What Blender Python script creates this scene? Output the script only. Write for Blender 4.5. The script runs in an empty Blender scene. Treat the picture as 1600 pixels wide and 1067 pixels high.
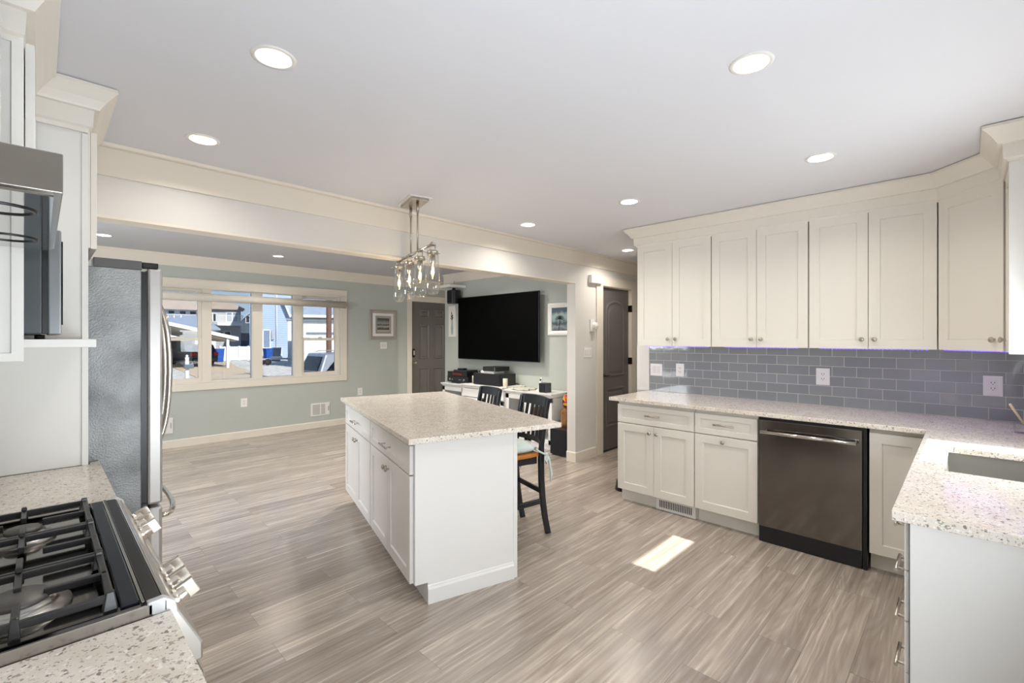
import bpy, bmesh, math, random
from mathutils import Vector, Matrix
random.seed(7)
PI = math.pi
scene = bpy.context.scene
COL = scene.collection

# ---------------------------------------------------------------- camera
cam_d = bpy.data.cameras.new('camera')
cam = bpy.data.objects.new('camera', cam_d); COL.objects.link(cam)
YAW = 44.45
cam.location = (0, 0, 1.438)
cam.rotation_euler = (PI/2, 0, math.radians(YAW-90))
cam_d.sensor_fit = 'HORIZONTAL'; cam_d.sensor_width = 36
cam_d.lens = 724.1/1600*36
cam_d.shift_y = -5.5/1600
cam_d.clip_start = 0.02; cam_d.clip_end = 400
scene.camera = cam

# ---------------------------------------------------------------- world / sky
w = bpy.data.worlds.new('sky'); scene.world = w; w.use_nodes = True
nt = w.node_tree; nt.nodes.clear()
tc = nt.nodes.new('ShaderNodeTexCoord'); sx = nt.nodes.new('ShaderNodeSeparateXYZ')
rp = nt.nodes.new('ShaderNodeValToRGB'); bg = nt.nodes.new('ShaderNodeBackground'); wo = nt.nodes.new('ShaderNodeOutputWorld')
nt.links.new(tc.outputs['Generated'], sx.inputs[0]); nt.links.new(sx.outputs['Z'], rp.inputs[0])
rp.color_ramp.elements[0].color = (.62, .80, .95, 1); rp.color_ramp.elements[1].position = .6
rp.color_ramp.elements[1].color = (.20, .42, .85, 1)
nt.links.new(rp.outputs[0], bg.inputs[0]); nt.links.new(bg.outputs[0], wo.inputs[0])
bg.inputs[1].default_value = 2.4

# ---------------------------------------------------------------- sun and daylight
def lamp(name, kind, loc, power, color=(1,1,1), direction=None, parent=None, **kw):
    d = bpy.data.lights.new(name, kind); d.energy = power; d.color = color
    for k, v in kw.items(): setattr(d, k, v)
    o = bpy.data.objects.new(name, d); COL.objects.link(o); o.location = loc
    if direction is not None: o.rotation_euler = Vector(direction).to_track_quat('-Z', 'Y').to_euler()
    if parent: o.parent = parent
    return o
lamp('sun', 'SUN', (0, -20, 20), 20, (1, .95, .88), (0, 1, -.85), angle=.009)
# daylight through the sliding door behind the camera and the sink window; unseen side lamp added to brighten the living room
lamp('door_daylight', 'AREA', (.62, -.45, 1.15), 60, (.86, .93, 1), (-.06, 1, .36), shape='RECTANGLE', size=1.1, size_y=1.5)
lamp('sink_window_daylight', 'AREA', (2.93, -.46, 1.35), 18, (.93, .965, 1), (-.6, 1, -.1), shape='RECTANGLE', size=.45, size_y=.6)
lamp('side_fill_light', 'AREA', (-1.25, 4.6, 1.62), 70, (.95, .975, 1), (1, .12, 0), shape='RECTANGLE', size=1.5, size_y=.8)
scene.view_settings.view_transform = 'Standard'
scene.view_settings.look = 'None'
scene.view_settings.exposure = 0.0
scene.view_settings.gamma = 1
scene.view_settings.use_curve_mapping = False

# ---------------------------------------------------------------- materials
def srgb(h):
    if isinstance(h, str):
        c = [int(h[i:i+2], 16)/255 for i in (0, 2, 4)]
    else: c = h
    return tuple((x/12.92 if x <= .04045 else ((x+.055)/1.055)**2.4) for x in c) + (1,)
MATS = {}
def mat(name, col, rough=.5, metal=0., var=.04, vscale=6., bump=0., bscale=200., emit=None, estr=0., coat=0., spec=.5, stretch=(1,1,1), trans=0.):
    if name in MATS: return MATS[name]
    m = bpy.data.materials.new(name); m.use_nodes = True; MATS[name] = m
    n = m.node_tree.nodes; l = m.node_tree.links; b = n['Principled BSDF']
    c = srgb(col)
    tc = n.new('ShaderNodeTexCoord'); mp = n.new('ShaderNodeMapping'); mp.inputs['Scale'].default_value = stretch
    l.new(tc.outputs['Object'], mp.inputs[0])
    ns = n.new('ShaderNodeTexNoise'); ns.inputs['Scale'].default_value = vscale; ns.inputs['Detail'].default_value = 3
    l.new(mp.outputs[0], ns.inputs['Vector'])
    mx = n.new('ShaderNodeMix'); mx.data_type = 'RGBA'
    if var >= .3:
        mr = n.new('ShaderNodeMapRange'); mr.inputs['From Min'].default_value = .36; mr.inputs['From Max'].default_value = .64
        l.new(ns.outputs['Fac'], mr.inputs['Value']); l.new(mr.outputs[0], mx.inputs['Factor'])
    else: l.new(ns.outputs['Fac'], mx.inputs['Factor'])
    mx.inputs['A'].default_value = tuple(x*(1-var) for x in c[:3])+(1,)
    mx.inputs['B'].default_value = tuple(min(1, x*(1+var)) for x in c[:3])+(1,)
    l.new(mx.outputs['Result'], b.inputs['Base Color'])
    b.inputs['Roughness'].default_value = rough; b.inputs['Metallic'].default_value = metal
    b.inputs['Specular IOR Level'].default_value = spec
    b.inputs['Coat Weight'].default_value = coat; b.inputs['Coat Roughness'].default_value = .08
    b.inputs['Transmission Weight'].default_value = trans
    if emit is not None:
        b.inputs['Emission Color'].default_value = srgb(emit); b.inputs['Emission Strength'].default_value = estr
    if bump:
        n2 = n.new('ShaderNodeTexNoise'); n2.inputs['Scale'].default_value = bscale; l.new(mp.outputs[0], n2.inputs['Vector'])
        bp = n.new('ShaderNodeBump'); bp.inputs['Strength'].default_value = bump; bp.inputs['Distance'].default_value = .002
        l.new(n2.outputs['Fac'], bp.inputs['Height']); l.new(bp.outputs[0], b.inputs['Normal'])
    return m
def glass(name, tint=(.95,.97,.97), gloss=.07, rough=.01, edge=False):
    if name in MATS: return MATS[name]
    m = bpy.data.materials.new(name); m.use_nodes = True; MATS[name] = m
    n = m.node_tree.nodes; l = m.node_tree.links; n.remove(n['Principled BSDF'])
    out = n['Material Output']; t = n.new('ShaderNodeBsdfTransparent'); g = n.new('ShaderNodeBsdfGlossy'); mx = n.new('ShaderNodeMixShader')
    t.inputs[0].default_value = (*tint, 1); g.inputs['Roughness'].default_value = rough
    if edge:
        lw = n.new('ShaderNodeLayerWeight'); lw.inputs['Blend'].default_value = .25
        mm = n.new('ShaderNodeMath'); mm.operation = 'MULTIPLY_ADD'; mm.inputs[1].default_value = .75; mm.inputs[2].default_value = .04
        l.new(lw.outputs['Facing'], mm.inputs[0]); l.new(mm.outputs[0], mx.inputs[0])
    else: mx.inputs[0].default_value = gloss
    l.new(t.outputs[0], mx.inputs[1]); l.new(g.outputs[0], mx.inputs[2]); l.new(mx.outputs[0], out.inputs[0])
    return m

def quartz():
    m = bpy.data.materials.new('speckled_quartz'); m.use_nodes = True
    n = m.node_tree.nodes; l = m.node_tree.links; b = n['Principled BSDF']
    tc = n.new('ShaderNodeTexCoord')
    base = n.new('ShaderNodeTexNoise'); base.inputs['Scale'].default_value = 14; base.inputs['Detail'].default_value = 5
    l.new(tc.outputs['Object'], base.inputs['Vector'])
    r0 = n.new('ShaderNodeValToRGB'); r0.color_ramp.elements[0].position = .35; r0.color_ramp.elements[1].position = .7
    r0.color_ramp.elements[0].color = srgb('DCD2C4'); r0.color_ramp.elements[1].color = srgb('E9E2D7')
    l.new(base.outputs['Fac'], r0.inputs[0])
    last = r0.outputs[0]
    for sc, lo, hi, colr, seed in ((110, .62, .67, 'ABA197', 0), (75, .635, .68, '8A827A', 3.3), (210, .64, .69, 'A39A90', 9.1), (95, .62, .67, 'EFEBE2', 17.7)):
        mp = n.new('ShaderNodeMapping'); mp.inputs['Location'].default_value = (seed, seed*2, seed)
        l.new(tc.outputs['Object'], mp.inputs[0])
        v = n.new('ShaderNodeTexNoise'); v.inputs['Scale'].default_value = sc; v.inputs['Detail'].default_value = 1.5
        l.new(mp.outputs[0], v.inputs['Vector'])
        rr = n.new('ShaderNodeMapRange'); rr.inputs['From Min'].default_value = lo; rr.inputs['From Max'].default_value = hi
        l.new(v.outputs['Fac'], rr.inputs['Value'])
        mx = n.new('ShaderNodeMix'); mx.data_type = 'RGBA'; l.new(rr.outputs[0], mx.inputs['Factor'])
        l.new(last, mx.inputs['A']); mx.inputs['B'].default_value = srgb(colr); last = mx.outputs['Result']
    l.new(last, b.inputs['Base Color']); b.inputs['Roughness'].default_value = .16
    return m
def planks():
    m = bpy.data.materials.new('vinyl_planks'); m.use_nodes = True
    n = m.node_tree.nodes; l = m.node_tree.links; b = n['Principled BSDF']
    tc = n.new('ShaderNodeTexCoord')
    def brick(c1, c2, mortar, ms):
        br = n.new('ShaderNodeTexBrick'); l.new(tc.outputs['Object'], br.inputs['Vector'])
        br.inputs['Color1'].default_value = c1; br.inputs['Color2'].default_value = c2; br.inputs['Mortar'].default_value = mortar
        br.inputs['Scale'].default_value = 1; br.inputs['Mortar Size'].default_value = ms; br.inputs['Mortar Smooth'].default_value = .1
        br.inputs['Brick Width'].default_value = 1.22; br.inputs['Row Height'].default_value = .18
        br.offset = .37; br.offset_frequency = 2; return br
    idb = brick((0,0,0,1), (1,1,1,1), (.5,.5,.5,1), 0)
    seam = brick((1,1,1,1), (1,1,1,1), (0,0,0,1), .0011)
    sep = n.new('ShaderNodeSeparateColor'); l.new(idb.outputs['Color'], sep.inputs[0])
    mul = n.new('ShaderNodeMath'); mul.operation = 'MULTIPLY'; mul.inputs[1].default_value = 37.0; l.new(sep.outputs[0], mul.inputs[0])
    cmb = n.new('ShaderNodeCombineXYZ'); l.new(mul.outputs[0], cmb.inputs[0]); l.new(mul.outputs[0], cmb.inputs[1]); l.new(mul.outputs[0], cmb.inputs[2])
    add = n.new('ShaderNodeVectorMath'); add.operation = 'ADD'; l.new(tc.outputs['Object'], add.inputs[0]); l.new(cmb.outputs[0], add.inputs[1])
    def noise(scale, st, det=4, dist=0):
        mp = n.new('ShaderNodeMapping'); mp.inputs['Scale'].default_value = st; l.new(add.outputs[0], mp.inputs[0])
        t = n.new('ShaderNodeTexNoise'); t.inputs['Scale'].default_value = scale; t.inputs['Detail'].default_value = det; t.inputs['Distortion'].default_value = dist
        l.new(mp.outputs[0], t.inputs['Vector']); return t
    # cathedral rings: contour lines of a stretched low-frequency noise
    ring = noise(2.4, (.36, 3.0, 1), 2, .5)
    rm = n.new('ShaderNodeMath'); rm.operation = 'MULTIPLY'; rm.inputs[1].default_value = 75; l.new(ring.outputs['Fac'], rm.inputs[0])
    sn = n.new('ShaderNodeMath'); sn.operation = 'SINE'; l.new(rm.outputs[0], sn.inputs[0])
    s2 = n.new('ShaderNodeMath'); s2.operation = 'MULTIPLY_ADD'; s2.inputs[1].default_value = .5; s2.inputs[2].default_value = .5; l.new(sn.outputs[0], s2.inputs[0])
    fine = noise(16, (.10, 3.4, 1), 6, .25)
    broad = noise(2.0, (.28, 3.6, 1), 3, .9)
    def mixf(a, bb, f):
        mx = n.new('ShaderNodeMix'); mx.inputs['Factor'].default_value = f; l.new(a, mx.inputs['A']); l.new(bb, mx.inputs['B']); return mx.outputs['Result']
    v = mixf(fine.outputs['Fac'], s2.outputs[0], .13)
    v = mixf(v, broad.outputs['Fac'], .42)
    v = mixf(v, sep.outputs[0], .12)
    rr = n.new('ShaderNodeValToRGB'); e = rr.color_ramp.elements
    e[0].position = .30; e[0].color = srgb('82756A'); e[1].position = .72; e[1].color = srgb('D6C8B8')
    k = rr.color_ramp.elements.new(.5); k.color = srgb('A79B90')
    l.new(v, rr.inputs[0])
    mx = n.new('ShaderNodeMix'); mx.data_type = 'RGBA'; mx.blend_type = 'MULTIPLY'; mx.inputs['Factor'].default_value = .45
    l.new(rr.outputs[0], mx.inputs['A']); l.new(seam.outputs['Color'], mx.inputs['B'])
    l.new(mx.outputs['Result'], b.inputs['Base Color'])
    rg = n.new('ShaderNodeMapRange'); rg.inputs['To Min'].default_value = .16; rg.inputs['To Max'].default_value = .34; b.inputs['Specular IOR Level'].default_value = .75; l.new(fine.outputs['Fac'], rg.inputs['Value'])
    l.new(rg.outputs[0], b.inputs['Roughness'])
    bp = n.new('ShaderNodeBump'); bp.inputs['Strength'].default_value = .25; bp.inputs['Distance'].default_value = .001
    l.new(fine.outputs['Fac'], bp.inputs['Height']); l.new(bp.outputs[0], b.inputs['Normal'])
    return m
def tiles(name='glass_subway_tile', rotate=True):
    m = bpy.data.materials.new(name); m.use_nodes = True
    n = m.node_tree.nodes; l = m.node_tree.links; b = n['Principled BSDF']
    tc = n.new('ShaderNodeTexCoord'); s = n.new('ShaderNodeSeparateXYZ'); c = n.new('ShaderNodeCombineXYZ')
    l.new(tc.outputs['Object'], s.inputs[0]); l.new(s.outputs['Y' if rotate else 'X'], c.inputs[0]); l.new(s.outputs['Z'], c.inputs[1])
    br = n.new('ShaderNodeTexBrick'); l.new(c.outputs[0], br.inputs['Vector'])
    br.inputs['Color1'].default_value = srgb('8C9193'); br.inputs['Color2'].default_value = srgb('979B9C'); br.inputs['Mortar'].default_value = srgb('C6C3BC')
    br.inputs['Scale'].default_value = 1; br.inputs['Mortar Size'].default_value = .0022; br.inputs['Mortar Smooth'].default_value = .05
    br.inputs['Brick Width'].default_value = .1524; br.inputs['Row Height'].default_value = .0762; br.offset = .5
    l.new(br.outputs['Color'], b.inputs['Base Color'])
    rg = n.new('ShaderNodeMapRange'); rg.inputs['To Min'].default_value = .06; rg.inputs['To Max'].default_value = .7; l.new(br.outputs['Fac'], rg.inputs['Value'])
    l.new(rg.outputs[0], b.inputs['Roughness'])
    inv = n.new('ShaderNodeMath'); inv.operation = 'SUBTRACT'; inv.inputs[0].default_value = 1; l.new(br.outputs['Fac'], inv.inputs[1])
    bp = n.new('ShaderNodeBump'); bp.inputs['Strength'].default_value = .5; bp.inputs['Distance'].default_value = .001
    l.new(inv.outputs[0], bp.inputs['Height'])
    wv = n.new('ShaderNodeTexNoise'); wv.inputs['Scale'].default_value = 9; l.new(tc.outputs['Object'], wv.inputs['Vector'])
    bp2 = n.new('ShaderNodeBump'); bp2.inputs['Strength'].default_value = .15; bp2.inputs['Distance'].default_value = .004
    l.new(wv.outputs['Fac'], bp2.inputs['Height']); l.new(bp.outputs[0], bp2.inputs['Normal']); l.new(bp2.outputs[0], b.inputs['Normal'])
    return m
def lines(name, c1, c2, period, rough=.6, horiz=True, duty=.12):
    """siding / shingle courses: thin dark line every period in Z"""
    if name in MATS: return MATS[name]
    m = bpy.data.materials.new(name); m.use_nodes = True; MATS[name] = m
    n = m.node_tree.nodes; l = m.node_tree.links; b = n['Principled BSDF']
    tc = n.new('ShaderNodeTexCoord'); s = n.new('ShaderNodeSeparateXYZ'); l.new(tc.outputs['Object'], s.inputs[0])
    d = n.new('ShaderNodeMath'); d.operation = 'DIVIDE'; d.inputs[1].default_value = period; l.new(s.outputs['Z' if horiz else 'X'], d.inputs[0])
    f = n.new('ShaderNodeMath'); f.operation = 'FRACT'; l.new(d.outputs[0], f.inputs[0])
    g = n.new('ShaderNodeMath'); g.operation = 'LESS_THAN'; g.inputs[1].default_value = duty; l.new(f.outputs[0], g.inputs[0])
    mx = n.new('ShaderNodeMix'); mx.data_type = 'RGBA'; l.new(g.outputs[0], mx.inputs['Factor']); mx.inputs['A'].default_value = srgb(c1); mx.inputs['B'].default_value = srgb(c2)
    l.new(mx.outputs['Result'], b.inputs['Base Color']); b.inputs['Roughness'].default_value = rough
    return m

CAB = mat('painted_cabinet', 'E4DFD5', .38, var=.012)
ISLW = mat('painted_island_white', 'E6E4E0', .36, var=.01)
TRIM = mat('trim_paint', 'E3DACC', .42, var=.012)
WHITE = mat('white_paint', 'E8E6E1', .4, var=.01)
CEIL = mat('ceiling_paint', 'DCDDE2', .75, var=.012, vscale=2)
WALLK = mat('kitchen_wall_paint', 'D9D5CF', .6, var=.012)
WALLL = mat('sage_wall_paint', 'B9BDB5', .6, var=.015)
NICK = mat('brushed_nickel', 'B9B2A8', .3, 1, var=.05)
CHROME = mat('polished_metal', 'CFCBC4', .14, 1, var=.02)
STEEL = mat('stainless_steel', 'A8A49E', .26, 1, var=.05, vscale=3, stretch=(1,1,30))
DSTEEL = mat('black_stainless', '7A7672', .13, 1, var=.12, vscale=2.0, stretch=(3,1,.5), bump=.08, bscale=6)
BLACK = mat('black_plastic', '121214', .35, var=.05)
BLKGL = mat('black_glass', '060607', .06, var=.0)
BLKW = mat('black_lacquer', '1B1C20', .28, var=.1, vscale=12)
SEATW = mat('honey_wood', 'B9752F', .35, var=.15, vscale=20, stretch=(1,8,1))
DOORG = mat('dark_grey_door_paint', '64605C', .4, var=.02)
PLATE = mat('switch_plate', 'F0EEEA', .35, var=.0)
SLOT = mat('slot_dark', '3A3835', .5, var=0)
CLOTH = mat('pale_aqua_cloth', 'CFDAD5', .9, var=.05, bump=.3, bscale=400)
QUARTZ = quartz(); PLANK = planks(); TILE = tiles(); TILE2 = tiles('glass_subway_tile_side', False)
PANE = glass('window_glass', (.93,.95,.95), .05)
DIMPANE = glass('view_dimming_glass', (.54,.55,.56), .025)  # grey tint added to dim the bright view through the front window
SCREEN = glass('screened_door_glass', (.20,.20,.20), .04)
BULBG = glass('clear_lamp_glass', (.97,.98,.98), edge=True)
WARM = mat('warm_led_lens', 'FFF4E4', .5, emit='FFCF93', estr=1.6, var=0)
FILA = mat('glowing_filament', 'FFE0A0', .5, emit='FFC873', estr=60, var=0)
PURPLE = mat('violet_led', '5A35F0', .5, emit='5A2BFF', estr=5.0, var=0)

# ---------------------------------------------------------------- mesh helpers
class MB:
    def __init__(s): s.bm = bmesh.new(); s.mats = []; s.cur = 0
    def use(s, m):
        if m not in s.mats: s.mats.append(m)
        s.cur = s.mats.index(m); return s
    def _f(s, vs):
        f = s.bm.faces.new(vs); f.material_index = s.cur; return f
    def box(s, x0, x1, y0, y1, z0, z1):
        v = [s.bm.verts.new(p) for p in ((x0,y0,z0),(x1,y0,z0),(x1,y1,z0),(x0,y1,z0),(x0,y0,z1),(x1,y0,z1),(x1,y1,z1),(x0,y1,z1))]
        for q in ((0,3,2,1),(4,5,6,7),(0,1,5,4),(1,2,6,5),(2,3,7,6),(3,0,4,7)): s._f([v[i] for i in q])
        return s
    def hexa(s, pts):   # 8 points in box order
        v = [s.bm.verts.new(p) for p in pts]
        for q in ((0,3,2,1),(4,5,6,7),(0,1,5,4),(1,2,6,5),(2,3,7,6),(3,0,4,7)): s._f([v[i] for i in q])
        return s
    def prism(s, pts, a0, a1, axis='z'):
        def P(p, a):
            return {'z': (p[0], p[1], a), 'y': (p[0], a, p[1]), 'x': (a, p[0], p[1])}[axis]
        A = [s.bm.verts.new(P(p, a0)) for p in pts]; B = [s.bm.verts.new(P(p, a1)) for p in pts]
        s._f(A[::-1]); s._f(B)
        for i in range(len(pts)):
            j = (i+1) % len(pts); s._f([A[i], A[j], B[j], B[i]])
        return s
    def sweep(s, path, prof, closed=False):
        """path: list of (x,y,dx,dy) ; prof: (outward offset, z) ; point = path + d*offset"""
        rings = [[s.bm.verts.new((px+dx*o, py+dy*o, z)) for o, z in prof] for px, py, dx, dy in path]
        for a, b in zip(rings[:-1], rings[1:]):
            for i in range(len(prof)):
                j = (i+1) % len(prof); s._f([a[i], a[j], b[j], b[i]])
        s._f(rings[0][::-1]); s._f(rings[-1]); return s
    def tube(s, pts, r, n=10, cap=True):
        pts = [Vector(p) for p in pts]; rs = r if isinstance(r, (list, tuple)) else [r]*len(pts)
        rings = []; up = None
        for i, p in enumerate(pts):
            t = (pts[min(i+1, len(pts)-1)]-pts[max(i-1, 0)]).normalized()
            if up is None:
                up = Vector((0,0,1)) if abs(t.z) < .9 else Vector((1,0,0))
            a = t.cross(up).normalized(); b = a.cross(t).normalized(); up = b
            rings.append([s.bm.verts.new(p+(a*math.cos(2*PI*k/n)+b*math.sin(2*PI*k/n))*rs[i]) for k in range(n)])
        for A, B in zip(rings[:-1], rings[1:]):
            for k in range(n):
                f = s._f([A[k], A[(k+1) % n], B[(k+1) % n], B[k]]); f.smooth = True
        if cap: s._f(rings[0][::-1]); s._f(rings[-1])
        return s
    def lathe(s, prof, c=(0,0,0), axis='z', n=24, smooth=True):
        """prof: (r, h) along axis"""
        def P(r, h, a):
            u, v = r*math.cos(a), r*math.sin(a)
            q = {'z': (u, v, h), 'x': (h, u, v), 'y': (v, h, u)}[axis]
            return (c[0]+q[0], c[1]+q[1], c[2]+q[2])
        rings = []
        for r, h in prof:
            if r < 1e-6: rings.append([s.bm.verts.new(P(0, h, 0))])
            else: rings.append([s.bm.verts.new(P(r, h, 2*PI*k/n)) for k in range(n)])
        for A, B in zip(rings[:-1], rings[1:]):
            for k in range(n):
                k2 = (k+1) % n
                if len(A) == 1 and len(B) == 1: continue
                if len(A) == 1: f = s._f([A[0], B[k2], B[k]])
                elif len(B) == 1: f = s._f([A[k], A[k2], B[0]])
                else: f = s._f([A[k], A[k2], B[k2], B[k]])
                f.smooth = smooth
        return s
    def shaker(s, x0, w, z0, h, y=0., th=.02, fr=.062, rec=.009):
        x1, z1 = x0+w, z0+h; V = s.bm.verts.new; c = .003
        def rect(a, yy): return [V((x0+a, yy, z0+a)), V((x1-a, yy, z0+a)), V((x1-a, yy, z1-a)), V((x0+a, yy, z1-a))]
        bk = rect(0, y+th); sd = rect(0, y+.0015); o = rect(.0015, y); i = rect(fr, y); r = rect(fr+c, y+rec)
        for A, B in ((bk, sd), (sd, o), (o, i), (i, r)):
            for k in range(4): s._f([A[k], A[(k+1) % 4], B[(k+1) % 4], B[k]])
        s._f(r); s._f(bk[::-1]); return s
    def xf(s, M):
        bmesh.ops.transform(s.bm, matrix=M, verts=s.bm.verts); return s
    def build(s, name, m=None, parent=None, bevel=0., world=False, smooth=False, subsurf=0, kind=None):
        bmesh.ops.recalc_face_normals(s.bm, faces=s.bm.faces)
        me = bpy.data.meshes.new(name)
        if parent is not None and world:
            bmesh.ops.transform(s.bm, matrix=parent.matrix_basis.inverted(), verts=s.bm.verts)
        if smooth:
            for f in s.bm.faces: f.smooth = True
        s.bm.to_mesh(me); s.bm.free()
        for q in (s.mats if s.mats else [m]): me.materials.append(q)
        o = bpy.data.objects.new(name, me); COL.objects.link(o)
        if parent is not None: o.parent = parent
        if bevel:
            b = o.modifiers.new('bevel', 'BEVEL'); b.width = bevel; b.segments = 2; b.limit_method = 'ANGLE'; b.angle_limit = .6
        if subsurf:
            q = o.modifiers.new('sub', 'SUBSURF'); q.levels = subsurf; q.render_levels = subsurf
        if kind: o['kind'] = kind
        return o
def thing(name, label, cat, loc=(0,0,0), rz=0., group=None, kind=None):
    o = bpy.data.objects.new(name, None); COL.objects.link(o); o.empty_display_size = .1
    o.location = loc; o.rotation_euler = (0, 0, rz)
    o.matrix_basis = Matrix.Translation(loc) @ Matrix.Rotation(rz, 4, 'Z')
    if kind: o['kind'] = kind
    if label: o['label'] = label
    if cat: o['category'] = cat
    if group: o['group'] = group
    return o
def tag(o, label, cat, group=None, kind=None):
    o['label'] = label; o['category'] = cat
    if group: o['group'] = group
    if kind: o['kind'] = kind
    return o
def dup(root, loc, rz=None, label=None, name=None):
    kids = {}
    for q in COL.objects: kids.setdefault(q.parent, []).append(q)
    def cp(o, par):
        c = o.copy(); COL.objects.link(c)
        if par is not None: c.parent = par
        for k in kids.get(o, []): cp(k, c)
        return c
    r = cp(root, None); r.location = loc
    if rz is not None: r.rotation_euler = (0, 0, rz)
    if label: r['label'] = label
    return r

# ================================================================ SETTING
HK = 2.46; HL = 2.54; YB = 3.232; YF = 7.433; YS = -.48; XL = -.47; XR = 4.272
MB().box(-1.35, 6.6, -1.2, YF+.16, -.12, 0).build('floor', PLANK, kind='structure')
KITCHEN_LIGHTS = [(.598, 1.803), (.589, 2.808), (1.855, .572), (3.097, .591), (3.095, 1.806), (3.086, 2.825), (4.80, 2.82)]
LIVING_LIGHTS = [(.483, 6.60), (2.255, 6.62), (5.72, 5.4), (1.3, 4.55), (2.9, 4.55), (4.0, 4.9)]  # last four are unseen, added to brighten the living room and entry
def ceiling(name, x0, x1, y0, y1, z, th, holes, r=.058):
    b = MB(); bm = b.bm; edges = []
    def loop(pts):
        v = [bm.verts.new((p[0], p[1], z)) for p in pts]
        for i in range(len(v)): edges.append(bm.edges.new((v[i], v[(i+1) % len(v)])))
    loop([(x0, y0), (x1, y0), (x1, y1), (x0, y1)])
    for hx, hy in holes: loop([(hx+r*math.cos(a), hy+r*math.sin(a)) for a in [2*PI*k/32 for k in range(32)]])
    bmesh.ops.triangle_fill(bm, use_beauty=True, use_dissolve=False, edges=edges)
    b.box(x0, x1, y0, y1, z+th-.02, z+th)
    for xa, xb, ya, yb in ((x0, x0+.02, y0, y1), (x1-.02, x1, y0, y1), (x0, x1, y0, y0+.02), (x0, x1, y1-.02, y1)): b.box(xa, xb, ya, yb, z, z+th)
    return b.build(name, CEIL, kind='structure')
ceiling('ceiling', XL-.1, 6.6, YS-.12, YB+.06, HK, .16, KITCHEN_LIGHTS)
CEIL = mat('living_ceiling_dimmed', 'C6C7CB', .75, var=.012, vscale=2)  # ceiling colour darkened to stand for the weaker light in this room
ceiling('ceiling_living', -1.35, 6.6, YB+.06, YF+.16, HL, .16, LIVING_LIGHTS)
# header and wall between kitchen and living room
MB().box(XL-.1, 4.342, YB, YB+.12, 2.083, HL).build('wall_header', WALLK, kind='structure')
b = MB().box(4.342, 4.80, YB, YB+.12, 0, HK).box(4.80, 5.66, YB, YB+.12, 2.10, HK).box(5.66, 6.6, YB, YB+.12, 0, HK)
b.box(4.342, 6.6, YB+.0601, YB+.12, HK, HL)
b.build('wall_center', WALLK, kind='structure')
# trims on the header
MB().box(XL, 6.5, YB-.014, YB, 2.290, HK-.022).build('trim_1', TRIM, bevel=.002, kind='structure')
MB().prism([(YB-.014, HK), (YB-.014, HK-.022), (YB-.030, HK-.016), (YB-.034, HK)], XL, 6.5, 'x').build('trim_2', TRIM, kind='structure')
MB().box(XL, 4.342, YB-.006, YB+.126, 2.068, 2.083).build('trim_3', TRIM, bevel=.002, kind='structure')
# right cabinet wall with its return, south wall with window and door, left wall
MB().box(XR, XR+.12, YS-.12, 2.40, 0, HK).build('wall_right', WALLK, kind='structure')
MB().box(6.48, 6.6, 2.40-.2, YF+.1, 0, HL).build('wall_east', WALLK, kind='structure')
MB().box(XR+.12, 6.48, 2.28, 2.40, 0, HK).build('wall_hall', WALLK, kind='structure')
b = MB()
WX0, WX1, WZ0, WZ1 = 2.62, 3.265, 1.03, 1.98
b.box(XL-.1, .02, YS-.12, YS, 0, HK).box(.02, 1.80, YS-.12, YS, 2.06, HK).box(1.80, WX0, YS-.12, YS, 0, HK)
b.box(WX0, WX1, YS-.12, YS, 0, WZ0).box(WX0, WX1, YS-.12, YS, WZ1, HK).box(WX1, XR, YS-.12, YS, 0, HK)
b.build('wall_south', WALLK, kind='structure')
MB().box(XL-.12, XL, YS-.12, YB, 0, HK).build('wall_left', WALLK, kind='structure')
# sliding glass door behind the camera
d = thing('door_1', None, None, (.91, YS-.05, 0), kind='structure')
b = MB()
for x in (.02, .93, 1.75): b.box(x-.0, x+.05, YS-.07, YS-.03, .0, 2.06)
b.box(.02, 1.80, YS-.07, YS-.03, 0, .08).box(.02, 1.80, YS-.07, YS-.03, 1.98, 2.06)
b.build('door_frame', WHITE, d, world=True)
MB().box(.07, .93, YS-.055, YS-.05, .08, 1.98).build('door_glass', SCREEN, d, world=True)
MB().box(.98, 1.75, YS-.055, YS-.05, .08, 1.98).build('door_glass', SCREEN, d, world=True)
MB().box(.0, 1.80, YS-.11, YS-.085, 1.70, 2.06).build('valance', WHITE, d, world=True)
# sink window
d = thing('window_2', None, None, ((WX0+WX1)/2, YS-.05, WZ0), kind='structure')
b = MB().box(WX0, WX0+.03, YS-.09, YS-.04, WZ0, WZ1).box(WX1-.03, WX1, YS-.09, YS-.04, WZ0, WZ1)
b.box(WX0, WX1, YS-.09, YS-.04, WZ0, WZ0+.03).box(WX0, WX1, YS-.09, YS-.04, WZ1-.03, WZ1)
b.box(WX0, WX1, YS-.09, YS-.04, 1.52, 1.607).box(3.02, 3.035, YS-.07, YS-.055, WZ0, 1.52)
b.build('window_frame', WHITE, d, world=True)
MB().box(WX0, WX1, YS-.068, YS-.065, WZ0, WZ1).build('pane', PANE, d, world=True)
MB().box(WX0, WX1, YS-.038, YS-.033, 1.735, WZ1).build('shade', WHITE, d, world=True)
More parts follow.
